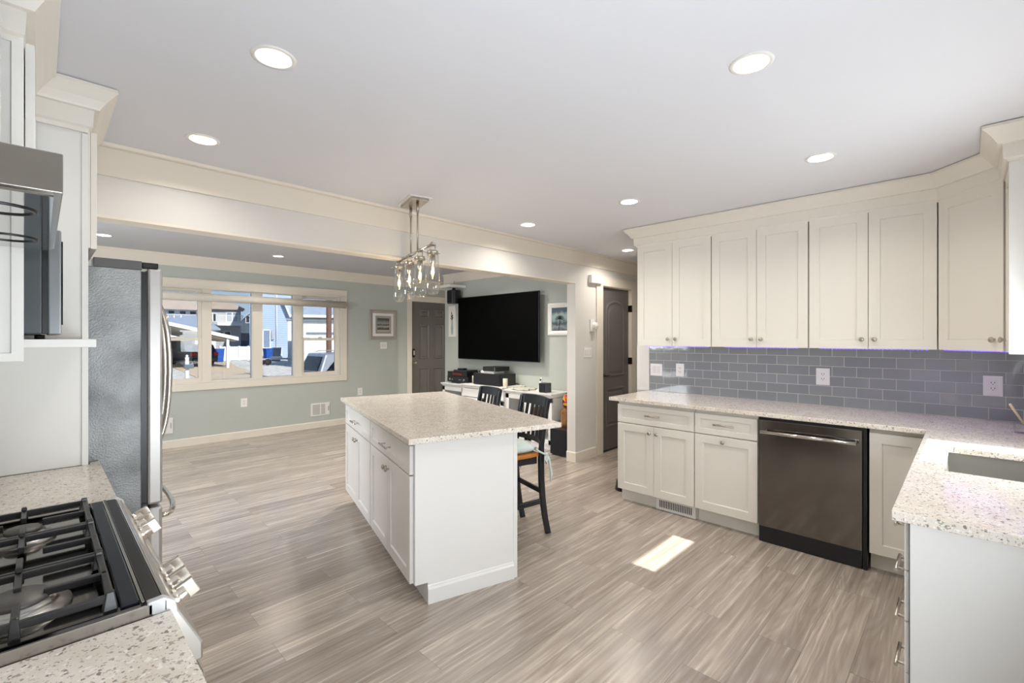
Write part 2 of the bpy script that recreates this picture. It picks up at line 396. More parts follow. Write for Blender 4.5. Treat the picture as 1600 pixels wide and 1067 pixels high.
# living room walls
FW0, FW1, FZ0, FZ1 = 1.0, 3.50, .825, 2.13      # front window opening
b = MB()
b.box(-1.35, FW0, YF, YF+.16, 0, HL).box(FW0, FW1, YF, YF+.16, 0, FZ0).box(FW0, FW1, YF, YF+.16, FZ1, HL).box(FW1, 4.886, YF, YF+.16, 0, HL)
b.box(4.886, 5.83, YF, YF+.16, 2.134, HL).box(5.83, 6.6, YF, YF+.16, 0, HL)
b.build('wall_front', WALLL, kind='structure')
b = MB().box(-1.35, -1.27, YB, 3.8, 0, HL).box(-1.35, -1.27, 5.4, YF, 0, HL).box(-1.35, -1.27, 3.8, 5.4, 0, 1.2).box(-1.35, -1.27, 3.8, 5.4, 2.05, HL)  # opening made for the added side lamp
b.build('wall_west', WALLL, kind='structure')
MB().box(-1.35, XL-.1, YB, YB+.12, 0, HL).build('wall_side', WALLL, kind='structure')
MB().box(4.98, 5.10, YB+.12, 6.53, 0, HL).build('wall_media', WALLL, kind='structure')
# flat crown boards of the living room
def crown_board(name, path): MB().sweep(path, [(0, HL), (0, HL-.155), (.016, HL-.155), (.02, HL-.03), (.04, HL)]).build(name, TRIM, kind='structure')
crown_board('trim_4', [(-1.27, YF, 0, -1), (6.48, YF, 0, -1)])
crown_board('trim_5', [(4.98, YB+.12, -1, 0), (4.98, 6.53, -1, 1), (5.10, 6.53, 0, 1)])
# baseboards
def base(name, path, h=.10, t=.014): MB().sweep(path, [(0, 0), (t, 0), (t, h-.012), (t*.5, h), (0, h)]).build(name, TRIM, kind='structure')
base('baseboard_front', [(-1.27, YF, 0, -1), (4.795, YF, 0, -1)])
base('baseboard_center', [(4.342, YB+.12, -1, 0), (4.342, YB, -1, -1), (4.745, YB, 0, -1)], .115)
base('baseboard_media', [(4.98, YB+.12, -1, 0), (4.98, 6.53, -1, 1), (5.10, 6.53, 0, 1)])
# front window: casing, mullions, sashes, panes
d = thing('window_1', None, None, (2.25, YF, FZ0), kind='structure')
b = MB(); cw = .1
b.box(FW0-cw, FW1+cw+.01, YF-.018, YF, FZ1, FZ1+.095).box(FW0-cw, FW1+cw+.01, YF-.018, YF, FZ0-.095, FZ0)
b.box(FW0-cw, FW0, YF-.018, YF, FZ0, FZ1).box(FW1, FW1+cw+.01, YF-.018, YF, FZ0, FZ1)
b.build('casing', TRIM, d, bevel=.003, world=True)
MB().box(FW0-cw, FW1+cw+.01, YF-.03, YF-.018, FZ1+.083, FZ1+.1).build('casing_cap', TRIM, d, bevel=.003, world=True)
b = MB()
for x0, x1 in ((FW0, FW0+.03), (1.555, 1.665), (2.178, 2.316), (2.764, 2.890), (FW1-.03, FW1)): b.box(x0, x1, YF+.02, YF+.12, FZ0+.001, FZ1-.001)
b.box(FW0, FW1, YF+.023, YF+.117, FZ0, FZ0+.03).box(FW0, FW1, YF+.023, YF+.117, FZ1-.03, FZ1)
b.build('mullions', TRIM, d, world=True)
for x0, x1 in ((FW0+.03, 1.555), (2.89, FW1-.03)):
    z = 1.42
    for (za, zb, yo) in ((FZ0+.03, z+.02, .05), (z-.02, FZ1-.03, .08)):
        b = MB(); t = .038
        b.box(x0, x0+t, YF+yo-.001, YF+yo+.031, za, zb).box(x1-t, x1, YF+yo-.001, YF+yo+.031, za, zb).box(x0, x1, YF+yo, YF+yo+.03, za, za+t).box(x0, x1, YF+yo, YF+yo+.03, zb-t, zb)
        s = b.build('sash', TRIM, d, world=True)
        MB().box(x0+t, x1-t, YF+yo+.012, YF+yo+.016, za+t, zb-t).build('pane', DIMPANE, d, world=True)
    MB().box((x0+x1)/2-.03, (x0+x1)/2+.03, YF+.035, YF+.05, z+.02, z+.035).build('sash_lock', TRIM, d, world=True)
for x0, x1 in ((1.665, 2.178), (2.316, 2.764)):
    MB().box(x0, x1, YF+.075, YF+.079, FZ0+.03, FZ1-.03).build('pane', DIMPANE, d, world=True)

# ---- doors
def arch_door(d):
    x0, x1, z0, z1 = 4.896, 5.571, .02, 2.075; y = YB+.03
    MB().box(x0, x1, y, y+.035, z0, z1).build('door_slab', DOORG, d, bevel=.002, world=True)
    # panels: raised mouldings, the upper one arch-topped
    def ring(pts, inner, name):
        b = MB(); V = b.bm.verts.new
        A = [V((p[0], y, p[1])) for p in pts]; B = [V((p[0], y-.010, p[1])) for p in inner(.012)]; C = [V((p[0], y-.010, p[1])) for p in inner(.020)]; D = [V((p[0], y-.002, p[1])) for p in inner(.034)]
        for P, Q in ((A, B), (B, C), (C, D)):
            for k in range(len(P)): b._f([P[k], P[(k+1) % len(P)], Q[(k+1) % len(P)], Q[k]])
        E = [V((p[0], y-.002, p[1])) for p in inner(.055)]; F = [V((p[0], y-.008, p[1])) for p in inner(.07)]
        for P, Q in ((D, E), (E, F)):
            for k in range(len(P)): b._f([P[k], P[(k+1) % len(P)], Q[(k+1) % len(P)], Q[k]])
        b._f(F); b.build(name, DOORG, d, world=True)
    px0, px1 = 5.02, 5.46
    def arch(i):
        cx = (px0+px1)/2; hw = (px1-px0)/2-i; zt = 1.80; rise = .125-i*.3
        pts = [(px0+i, .94+i), (px1-i, .94+i), (px1-i, zt-i)]
        for k in range(1, 12):
            a = PI*k/12; pts.append((cx+hw*math.cos(a), zt-i+rise*math.sin(a)))
        pts.append((px0+i, zt-i)); return pts
    ring(arch(0), arch, 'upper_panel')
    def rect(i): return [(px0+i, .30+i), (px1-i, .30+i), (px1-i, .80-i), (px0+i, .80-i)]
    ring(rect(0), rect, 'lower_panel')
d = thing('door_2', None, None, (5.23, YB, 0), kind='structure')
arch_door(d)
b = MB().box(4.757, 4.896, YB-.016, YB+.0, 0, 2.2).box(5.571, 5.70, YB-.016, YB+.0, 0, 2.2).box(4.757, 5.70, YB-.0165, YB, 2.085, 2.2)
b.box(4.88, 4.896, YB, YB+.115, 0, 2.1).box(5.571, 5.587, YB, YB+.115, 0, 2.1).box(4.88, 5.587, YB, YB+.115, 2.075, 2.1)
b.build('door_casing', TRIM, d, bevel=.003, world=True)
for z in (1.83, 1.13, .3): MB().box(5.562, 5.588, YB-.02, YB+.031, z-.045, z+.045).build('hinge', mat('dark_bronze', '3A332D', .35, .9), d, bevel=.003, world=True)
b = MB().lathe([(0, 0), (.026, 0), (.026, .008), (.01, .012), (.01, .045), (0, .045)], (4.955, YB+.03, .965), 'y', 16)
b.xf(Matrix.Translation((0, YB+.03, 0)) @ Matrix.Scale(-1, 4, (0,1,0)) @ Matrix.Translation((0, -(YB+.03), 0)))
b.tube([(4.955, YB-.012, .965), (5.0, YB-.02, .962), (5.07, YB-.018, .968)], [.009, .008, .006], 10)
b.build('lever_handle', MATS['dark_bronze'], d, world=True)
MB().box(4.896, 5.571, YB+.03, YB+.07, 0, .02).build('dark_gap_strip', BLACK, d, world=True)  # black strip stands in for the dark gap under the door
# front door
d = thing('door_3', None, None, (5.36, YF, 0), kind='structure')
MB().box(4.892, 5.824, YF+.02, YF+.065, .02, 2.128).build('door_slab', DOORG, d, bevel=.002, world=True)
b = MB()
for x0, x1 in ((5.075, 5.295), (5.42, 5.65)):
    for z0, z1 in ((1.83, 1.985), (1.04, 1.70), (.22, .86)):
        V = b.bm.verts.new; y = YF+.02
        def R(i, yy): return [V((x0+i, yy, z0+i)), V((x1-i, yy, z0+i)), V((x1-i, yy, z1-i)), V((x0+i, yy, z1-i))]
        L = [R(0, y), R(.006, y-.016), R(.016, y-.016), R(.028, y-.001), R(.04, y-.001), R(.055, y-.012)]
        for P, Q in zip(L[:-1], L[1:]):
            for k in range(4): b._f([P[k], P[(k+1) % 4], Q[(k+1) % 4], Q[k]])
        b._f(L[-1])
b.build('raised_panels', mat('door_panel_lit_grey', '686561', .4, var=.02), d, world=True)  # lighter grey gives the panels the shading that flat light leaves out
b = MB().box(4.785, 4.886, YF-.018, YF, 0, 2.24).box(4.785, 5.93, YF-.0185, YF, 2.134, 2.24).box(5.83, 5.93, YF-.018, YF, 0, 2.24)
b.build('door_casing', TRIM, d, bevel=.003, world=True)
k = MB().prism([(4.935+.036*math.cos(a)*(1), 1.155+.085*math.sin(a)) for a in [i*PI/12 for i in range(24)]], YF-.012, YF+.02, 'y').build('keypad_lock', mat('lock_bronze', '2B2622', .3, .8), d, bevel=.004, world=True)
MB().box(4.917, 4.953, YF-.016, YF-.011, 1.115, 1.20).build('keypad', NICK, d, world=True)
MB().lathe([(0, -.075), (.022, -.07), (.03, -.05), (.024, -.03), (.012, -.02), (.014, -.01), (.034, -.004), (.034, 0)], (4.96, YF+.018, .972), 'y', 16).build('door_knob', NICK, d, world=True)

# ================================================================ CABINETS
def knob(parent, x, z, y=0.):
    return MB().lathe([(.0, -.030), (.011, -.0285), (.0155, -.023), (.0155, -.020), (.010, -.014), (.0055, -.011), (.0055, -.003), (.009, 0)], (x, y, z), 'y', 16).build('knob', NICK, parent)
def pull(parent, x, z, L=.15, y=0., m=None, vertical=False):
    b = MB(); L2 = L/2
    b.tube([(x-L2, y-.032, z), (x+L2, y-.032, z)], .006, 10)
    for s in (-1, 1): b.tube([(x+s*L*.36, y-.032, z), (x+s*L*.36, y, z)], .005, 8)
    return b.build('bar_handle', m or NICK, parent)
def door_part(parent, x, w, z, h, knob_at=None, name='door', m=None, y=0.):
    o = MB().shaker(x+.0015, w-.003, z+.0015, h-.003, y).build(name, m or CAB, parent)
    if knob_at: knob(o, knob_at[0], knob_at[1], y)
    return o
def drawer_part(parent, x, w, z, h, m=None, y=0., plain=False, fr=.04):
    o = MB().shaker(x+.0015, w-.003, z+.0015, h-.003, y, fr=fr).build('drawer', m or CAB, parent)
    return o
def carcass(parent, x0, x1, y0, y1, z0, z1, m=None, name='carcass', toe=None):
    b = MB().box(x0, x1, y0, y1, z0, z1)
    o = b.build(name, m or CAB, parent, bevel=.0015)
    if toe is not None: MB().box(x0, x1, y0+toe, y1, 0, z0).build('toe_kick', m or CAB, parent)
    return o
RW = -PI/2          # faces west (towards -X): local x runs to -Y, local y to +X
# uppers, right wall
UZ0, UZ1 = 1.366, 2.32; UXF = 3.938
ups = [(2.211, 1.529, 'double upper cabinet with shaker doors at the hallway end of the right wall'),
       (1.525, .829, 'double upper cabinet, middle one of the three above the counter on the right wall'),
       (.823, .131, 'double upper cabinet with shaker doors above the dishwasher beside the angled corner cabinet')]
for y0, y1, lab in ups:
    wd = y0-y1
    c = thing('upper_cabinet', lab, 'cabinet', (UXF, y0, UZ0), RW)
    carcass(c, 0, wd, .021, .332, .0, UZ1-UZ0, name='carcass')
    h = UZ1-UZ0-.02
    door_part(c, 0, wd/2, -.003, h, (wd/2-.035, .062)); door_part(c, wd/2, wd/2, -.003, h, (wd/2+.035, .062))
# diagonal corner cabinet
P1 = (3.945, .125); P2 = (3.668, -.152); dl = math.hypot(P1[0]-P2[0], P1[1]-P2[1])
rzd = math.atan2(P2[1]-P1[1], P2[0]-P1[0])
c = thing('corner_cabinet', 'angled corner upper cabinet with one shaker door and knob near the right edge', 'cabinet', (P1[0], P1[1], UZ0), rzd)
b = MB().prism([(3.96, .125), (3.668, -.167), (3.668, YS+.003), (XR-.003, YS+.003), (XR-.003, .125)], UZ0, UZ1, 'z'); b.build('carcass', CAB, c, world=True)
door_part(c, .004, dl-.008, -.003, UZ1-UZ0-.02, (dl-.05, .062), y=-.008)
# upper cabinet on the south wall
c = thing('upper_cabinet', 'upper cabinet at the right picture edge seen edge-on beside the angled corner cabinet', 'cabinet', (3.655, -.15, UZ0), PI)
carcass(c, 0, .355, .021, .33, 0, UZ1-UZ0)
door_part(c, 0.0, .355, -.003, UZ1-UZ0-.02, (.04, .062))
MB().box(.357, .377, -.004, .33, -.006, UZ1-UZ0).build('end_panel', WHITE, c, bevel=.001)
# crown moulding over the right-hand cabinets
prof = [(0, HK-.004), (.10, HK-.004), (.10, HK-.018), (.088, HK-.03), (.066, HK-.055), (.05, HK-.08), (.046, HK-.088), (.03, HK-.09), (.026, HK-.155), (.014, HK-.162), (.012, HK-.172), (0, HK-.172)]
def miter(pts, sgn=1):
    """pts polyline; offset directions by averaged normals (left side * sgn)"""
    out = []
    ns = []
    for a, b in zip(pts[:-1], pts[1:]):
        dx, dy = b[0]-a[0], b[1]-a[1]; L = math.hypot(dx, dy); ns.append((-dy/L*sgn, dx/L*sgn))
    for i, p in enumerate(pts):
        if i == 0: n = ns[0]; k = 1
        elif i == len(pts)-1: n = ns[-1]; k = 1
        else:
            n = (ns[i-1][0]+ns[i][0], ns[i-1][1]+ns[i][1]); L = math.hypot(*n); n = (n[0]/L, n[1]/L); k = 1/(n[0]*ns[i][0]+n[1]*ns[i][1])
        out.append((p[0], p[1], n[0]*k, n[1]*k))
    return out
f = .012
path = miter([(XR-.004, 2.211), (UXF+f, 2.211), (UXF+f, .118), (3.668+.006, -.158+.006), (3.275, -.158+.006), (3.275, YS+.004)], -1)
tag(MB().sweep(path, prof).build('crown_molding', CAB), 'cream crown molding wrapping above the right-hand upper cabinets to the ceiling', 'crown molding')

# base cabinets, right wall
BXF = 3.585; BT = .884
c = thing('base_cabinet', 'base cabinet with wide drawer over two doors at the hallway end of the counter', 'cabinet', (BXF, 2.207, 0), RW)
wd = 2.207-1.522
carcass(c, 0, wd, .021, .68, .108, BT-.002, toe=.055)
o = drawer_part(c, 0, wd, .70, .158); pull(o, wd/2, .782, .13)
door_part(c, 0, wd/2, .112, .583, (wd/2-.032, .638)); door_part(c, wd/2, wd/2, .112, .583, (wd/2+.032, .638))
c = thing('base_cabinet', 'base cabinet with short drawer over a single door left of the dishwasher', 'cabinet', (BXF, 1.518, 0), RW)
wd = 1.518-1.064
carcass(c, 0, wd, .021, .68, .108, BT-.002, toe=.055)
o = drawer_part(c, 0, wd, .70, .158); pull(o, wd/2, .782, .15)
door_part(c, 0, wd, .112, .583, (wd/2-.01, .655))
c = thing('base_cabinet', 'narrow single-door base cabinet right of the dishwasher in the counter corner', 'cabinet', (BXF, .430, 0), RW)
wd = .43-.165
carcass(c, 0, wd, .021, .68, .108, BT-.002, toe=.055)
door_part(c, 0, wd, .112, .745)
# toe kick register
g = thing('floor_register', 'white slotted heating register in the toe kick left of the dishwasher', 'vent', (BXF+.055, 1.865, .004), RW)
b = MB().box(0, .335, -.006, 0, 0, .10)
b.build('register_plate', WHITE, g)
b = MB()
for i in range(19): b.box(.03+i*.0148, .03+i*.0148+.0075, -.0075, -.0055, .022, .08)
b.build('slots', SLOT, g)
# dishwasher
dw = thing('dishwasher', 'dark stainless dishwasher with bar handle under the right counter', 'dishwasher', (BXF-.018, 1.057, 0), RW)
wd = .618
MB().box(.004, wd-.004, .045, .62, .03, .875).build('tub', BLACK, dw)
MB().box(.006, wd-.022, 0, .044, .115, .862).build('front_door', DSTEEL, dw, bevel=.004)
MB().box(wd-.02, wd, .012, .06, .0, .876).build('side_seal', BLACK, dw)
MB().box(.006, wd-.006, .01, .05, .863, .878).build('vent_strip', BLACK, dw)
MB().box(.004, wd-.024, .012, .04, 0.002, .112).build('kick_plate', BLKW, dw, bevel=.002)
b = MB().tube([(.03, -.048, .785), (wd-.045, -.048, .785)], .0125, 16)
for x in (.045, wd-.06): b.tube([(x, -.048, .785), (x, 0, .785)], .008, 10)
b.build('bar_handle', CHROME, dw)

# peninsula / sink run cabinets along the south wall (faces +Y)
PX0, PX1, PYF = 1.86, 3.60, .138
c = thing('drawer_cabinet', 'white four-drawer base cabinet at the end of the sink counter, lower right', 'cabinet', (2.36, PYF, 0), PI)
wd = .5-.018
carcass(c, 0, wd, .021, .60, .105, BT-.002, toe=.055, m=ISLW)
zs = [(.112, .130), (.245, .157), (.405, .155), (.563, .155), (.720, .148)]
for z, h in zs:
    o = MB().box(.0015, wd-.0015+.0, 0, .02, z, z+h-.003).build('drawer', ISLW, c, bevel=.0015)
    pull(o, wd*.56, z+h*.62, .15)
MB().box(wd, wd+.018, .012, .60, 0, BT-.002).build('end_panel', ISLW, c, bevel=.002)
MB().box(wd+.003, wd+.0195, .012, .0145, 0, BT-.002).build('panel_shadow_gap', SLOT, c)
c = thing('sink_base_cabinet', 'white base cabinet under the steel sink, mostly hidden below the counter', 'cabinet', (3.56, PYF, 0), PI)
wd = 3.56-2.365
b = MB().box(0, .02, .021, .60, .105, BT-.002).box(wd-.02, wd, .021, .60, .105, BT-.002).box(0, wd, .021, .60, .105, .125)
b.build('carcass', ISLW, c); MB().box(0, wd, .076, .60, 0, .105).build('toe_kick', ISLW, c)
door_part(c, .02, wd/2-.02, .112, .745, (wd/2-.035, .78), m=ISLW); door_part(c, wd/2, wd/2-.01, .112, .745, (wd/2+.035, .78), m=ISLW)
# L-shaped countertop with sink cutout
SX0, SX1, SY0, SY1 = 2.505, 3.08, -.36, .062
def slab_with_hole():
    b = MB(); z0, z1 = BT, .914
    def bx(x0, x1, y0, y1): b.box(x0, x1, y0, y1, z0, z1)
    outer = [(1.80, YS+.003), (XR-.014, YS+.003), (XR-.014, 2.275), (3.55, 2.275), (3.55, .163), (1.815, .163)]
    V = b.bm.verts.new
    hole = [(SX0, SY0), (SX1, SY0), (SX1, SY1), (SX0, SY1)]
    def layer(z):
        return [V((x, y, z)) for x, y in outer], [V((x, y, z)) for x, y in hole]
    To, Th = layer(z1); Bo, Bh = layer(z0)
    for O, H in ((To, Th), (Bo, Bh)):
        b._f([O[0], H[0], H[3], O[5]]); b._f([O[0], O[1], H[1], H[0]]); b._f([H[2], O[4], O[5], H[3]]); b._f([O[1], O[4], H[2], H[1]]); b._f([O[1], O[2], O[3], O[4]])
    for k in range(6): b._f([To[k], To[(k+1) % 6], Bo[(k+1) % 6], Bo[k]])
    for k in range(4): b._f([Th[k], Th[(k+1) % 4], Bh[(k+1) % 4], Bh[k]])
    return b
tag(slab_with_hole().build('countertop', QUARTZ, bevel=.003), 'L-shaped speckled white quartz countertop running along the tile backsplash and around the sink', 'countertop')
s = thing('kitchen_sink', 'undermount stainless steel sink set in the right-hand counter', 'sink', ((SX0+SX1)/2, (SY0+SY1)/2, .68))
b = MB(); V = b.bm.verts.new; r = .012
def rect(x0, x1, y0, y1, z): return [V((x0, y0, z)), V((x1, y0, z)), V((x1, y1, z)), V((x0, y1, z))]
L = [rect(SX0-.02, SX1+.02, SY0-.02, SY1+.02, BT-.001), rect(SX0-r+.006, SX1+r-.006, SY0-r+.006, SY1+r-.006, BT-.001), rect(SX0+.006, SX1-.006, SY0+.006, SY1-.006, .70), rect(SX0+.02, SX1-.02, SY0+.02, SY1-.02, .685)]
for P, Q in zip(L[:-1], L[1:]):
    for k in range(4): b._f([P[k], P[(k+1) % 4], Q[(k+1) % 4], Q[k]])
b._f(L[-1]); b.build('basin', mat('brushed_sink_steel', '8F8D87', .42, .7), s, world=True)
MB().lathe([(0, .002), (.03, .002), (.042, .004), (.045, 0), (.045, -.002)], ((SX0+SX1)/2, (SY0+SY1)/2, .686), 'z', 20).build('drain', CHROME, s, world=True)
# backsplash
b = MB().box(XR-.009, XR-.001, YS, 2.26, .9142, 1.3655)
root = b.build('backsplash', TILE)
ph = 1.957 - .1524*6
root.data.transform(Matrix.Translation((0, -ph, -.9142))); root.location = (0, ph, .9142)
tag(root, 'grey glass subway tile backsplash with white grout along the right wall', 'backsplash')
b = MB().box(WX1+.03, XR-.01, YS+.001, YS+.009, .9142, 1.3655)
o = b.build('backsplash', TILE2); o.data.transform(Matrix.Translation((-XR, 0, -.9142))); o.location = (XR, 0, .9142)
tag(o, 'short return of grey glass tile backsplash behind the counter corner', 'backsplash')
MB().box(XR-.012, XR-.0005, 2.262, 2.395, .915, 1.3655).build('trim_6', WHITE, kind='structure')
# LED strips
for y0, y1, lab in ((2.16, 1.56, 'at the hallway end'), (1.44, .90, 'above the paired outlet'), (.77, .17, 'above the dishwasher')):
    t = thing('led_strip', 'violet LED light strip under the upper cabinet '+lab, 'light strip', (3.985, (y0+y1)/2, UZ0), group='violet LED strips under the cabinets')
    MB().box(3.979, 3.991, y1, y0, UZ0-.004, UZ0).build('tape', WHITE, t, world=True)
    b = MB(); n = int((y0-y1)/.022)
    for i in range(n): b.box(3.981, 3.989, y1+.006+i*.022, y1+.017+i*.022, UZ0-.0065, UZ0-.0038)
    o = b.build('diodes', PURPLE, t, world=True)
t = thing('led_strip', 'bright violet LED light strip under the angled corner cabinet', 'light strip', (3.83, -.03, UZ0), group='violet LED strips under the cabinets')
M = Matrix.Translation((3.98, .10, 0)) @ Matrix.Rotation(rzd, 4, 'Z')
MB().box(0, .40, -.006, .006, UZ0-.004, UZ0).xf(M).build('tape', WHITE, t, world=True)
b = MB()
for i in range(18): b.box(.004+i*.022, .015+i*.022, -.004, .004, UZ0-.0065, UZ0-.0038)
b.xf(M).build('diodes', PURPLE, t, world=True)
t = thing('led_strip', 'violet LED light strip under the upper cabinet at the right picture edge', 'light strip', (3.48, -.20, UZ0), group='violet LED strips under the cabinets')
MB().box(3.30, 3.64, -.206, -.194, UZ0-.004, UZ0).build('tape', WHITE, t, world=True)
b = MB()
for i in range(15): b.box(3.305+i*.022, 3.316+i*.022, -.204, -.196, UZ0-.0065, UZ0-.0038)
b.build('diodes', PURPLE, t, world=True)
for yy, ll in ((1.86, .55), (1.17, .5), (.47, .55)):
    lamp('violet_glow', 'AREA', (3.985, yy, UZ0-.009), .16, (.42, .22, 1), (0, 0, -1), shape='RECTANGLE', size=.006, size_y=ll)
o = lamp('violet_glow', 'AREA', (3.85, -.03, UZ0-.009), .4, (.42, .22, 1), None, shape='RECTANGLE', size=.38, size_y=.006); o.rotation_euler = (0, 0, rzd)

# wall plates
def plate(name, label, cat, M, w=.075, h=.118, kind='outlet', gangs=1, group=None):
    """local: x right, y into wall, z up; origin centre on wall surface"""
    t = thing(name, label, cat); t.matrix_basis = M
    t.location = M.translation; t.rotation_euler = M.to_euler()
    MB().box(-w/2, w/2, -.006, 0, -h/2, h/2).build('cover_plate', PLATE, t, bevel=.002)
    if kind == 'outlet':
        MB().box(-.018, .018, -.0075, -.006, -.035, .035).build('receptacle', PLATE, t, bevel=.001)
        b = MB()
        for z in (-.018, .018):
            b.box(-.0095, -.006, -.0082, -.0074, z-.001, z+.008).box(.006, .0095, -.0082, -.0074, z-.001, z+.008).box(-.0025, .0025, -.0082, -.0074, z-.0095, z-.005)
        b.build('slots', SLOT, t)
    else:
        for g in range(gangs):
            x = (g-(gangs-1)/2)*.046
            MB().box(x-.017, x+.017, -.0085, -.006, -.034, .034).build('rocker', mat('rocker_white', 'E2DFDA', .35), t, bevel=.001)
    return t
def MW(x, y, z, rz): return Matrix.Translation((x, y, z)) @ Matrix.Rotation(rz, 4, 'Z')
tx = XR-.009
plate('switch_plate', 'two-gang white switch plate on the tile beside the hallway', 'switch', MW(tx, 2.185, 1.126, RW), .125, .118, 'switch', 2)
plate('wall_outlet', 'white outlet on the tile next to the double switch plate', 'outlet', MW(tx, 1.943, 1.134, RW), .08, .122)
plate('wall_outlet', 'white outlet in the middle of the tile backsplash above the dishwasher', 'outlet', MW(tx, .797, 1.138, RW), .09, .13)
plate('wall_outlet', 'large white outlet at the right end of the tile backsplash', 'outlet', MW(tx, -.120, 1.132, RW), .09, .13)
plate('switch_plate', 'white triple rocker switch plate on the wall left of the closet door', 'switch', MW(4.585, YB, 1.265, 0), .15, .118, 'switch', 3)
plate('switch_plate', 'white double switch plate below the framed seascape', 'switch', MW(4.30, YF, 1.305, 0), .13, .12, 'switch', 2)
plate('wall_outlet', 'white outlet low on the sage wall beneath the framed seascape', 'outlet', MW(3.85, YF, .52, 0), .085, .125)
plate('wall_outlet', 'white outlet low on the sage wall centred under the front window', 'outlet', MW(2.062, YF, .507, 0), .085, .125)
t = thing('door_chime', 'white rectangular door chime box high on the wall left of the closet door', 'door chime', (4.72, YB, 2.146))
MB().box(4.598, 4.838, YB-.05, YB, 2.098, 2.192).build('chime_box', PLATE, t, bevel=.006, world=True)
MB().box(4.66, 4.81, YB-.053, YB-.05, 2.12, 2.17).build('chime_grille', mat('rocker_white', 'E2DFDA', .35), t, bevel=.001, world=True)
t = thing('thermostat', 'small white dial thermostat above the triple switch plate', 'thermostat', (4.68, YB, 1.575))
MB().box(4.625, 4.715, YB-.016, YB, 1.515, 1.66).build('backplate', PLATE, t, bevel=.004, world=True)
MB().lathe([(0, -.045), (.034, -.045), (.04, -.038), (.042, 0)], (4.70, YB-.012, 1.585), 'y', 20).build('dial', PLATE, t, world=True)
for x, lab, w_ in ((3.165, 'white wall heating vent right of the centre outlet under the window', .31), (1.10, 'white wall heating vent beside the fridge under the window', .25)):
    t = thing('wall_vent', lab, 'vent', (x, YF, .29))
    MB().box(x-w_/2, x+w_/2, YF-.012, YF, .19, .395).build('vent_frame', WHITE, t, bevel=.003, world=True)
    b = MB()
    for i in range(9):
        b.box(x-w_/2+.03, x-.01, YF-.014, YF-.0115, .215+i*.018, .223+i*.018)
        if w_ > .28: b.box(x+.01, x+.075, YF-.014, YF-.0115, .215+i*.018, .223+i*.018)
    b.build('louvers', mat('vent_slot', '8A8883', .5), t, world=True)
    MB().box(x+w_/2-.03, x+w_/2-.022, YF-.022, YF-.012, .26, .33).build('vent_lever', NICK, t, world=True)

# ================================================================ ISLAND
TH = math.radians(15.5); IB = (1.331, 2.051)
def isl(a, b): return (IB[0]+a*math.cos(TH)+b*math.sin(TH), IB[1]-a*math.sin(TH)+b*math.cos(TH))
RI = -PI/2-TH+0.0       # local x -> -e2 , local y -> +e1
e2l = .068; eM = .985; eE = 1.905
isl_units = [(eM, e2l+.014, 'white island base cabinet nearest the camera, drawer over two doors', True), (eE, eM+.002, 'white island base cabinet at the far end, drawer over two doors', False)]
for far, near, lab, first in isl_units:
    x, y = isl(.035, far); wd = far-near
    c = thing('island_cabinet', lab, 'cabinet', (x, y, 0), RI)
    carcass(c, 0, wd, .021, .60, .113, BT-.002, m=ISLW, toe=.07)
    o = drawer_part(c, 0, wd-.012, .70, .158, ISLW); pull(o, wd/2, .775, .17, m=CHROME)
    wq = (wd-.012)/2
    door_part(c, 0, wq, .115, .58, (wq-.032, .635), m=ISLW); door_part(c, wq, wq, .115, .58, (wq+.032, .635), m=ISLW)
    if first:
        # end panel facing the camera, with toe notch, moulding and corner post
        b = MB().prism([(.021, .113), (.092, .113), (.092, 0), (.655, 0), (.655, BT-.002), (.021, BT-.002)], wd, wd+.014, 'x'); b.build('end_panel', ISLW, c, bevel=.001)
        MB().box(wd-.004, wd+.017, .628, .655, 0, BT-.002).build('corner_post', ISLW, c, bevel=.002)
        b = MB().prism([(wd+.014, 0), (wd+.026, 0), (wd+.026, .078), (wd+.020, .088), (wd+.018, .096), (wd+.014, .10)], .090, .628, 'y'); b.build('base_molding', ISLW, c, bevel=.001)
    MB().box(0, wd, .602, .625, 0, BT-.002).build('back_panel', ISLW, c)
b = MB(); pts = [isl(0, 0), isl(.97, 0), isl(.97, 1.95), isl(0, 1.95)]
b.prism(pts, BT, .914, 'z')
tag(b.build('island_countertop', QUARTZ, bevel=.003), 'large speckled quartz island top in the middle of the kitchen', 'countertop')

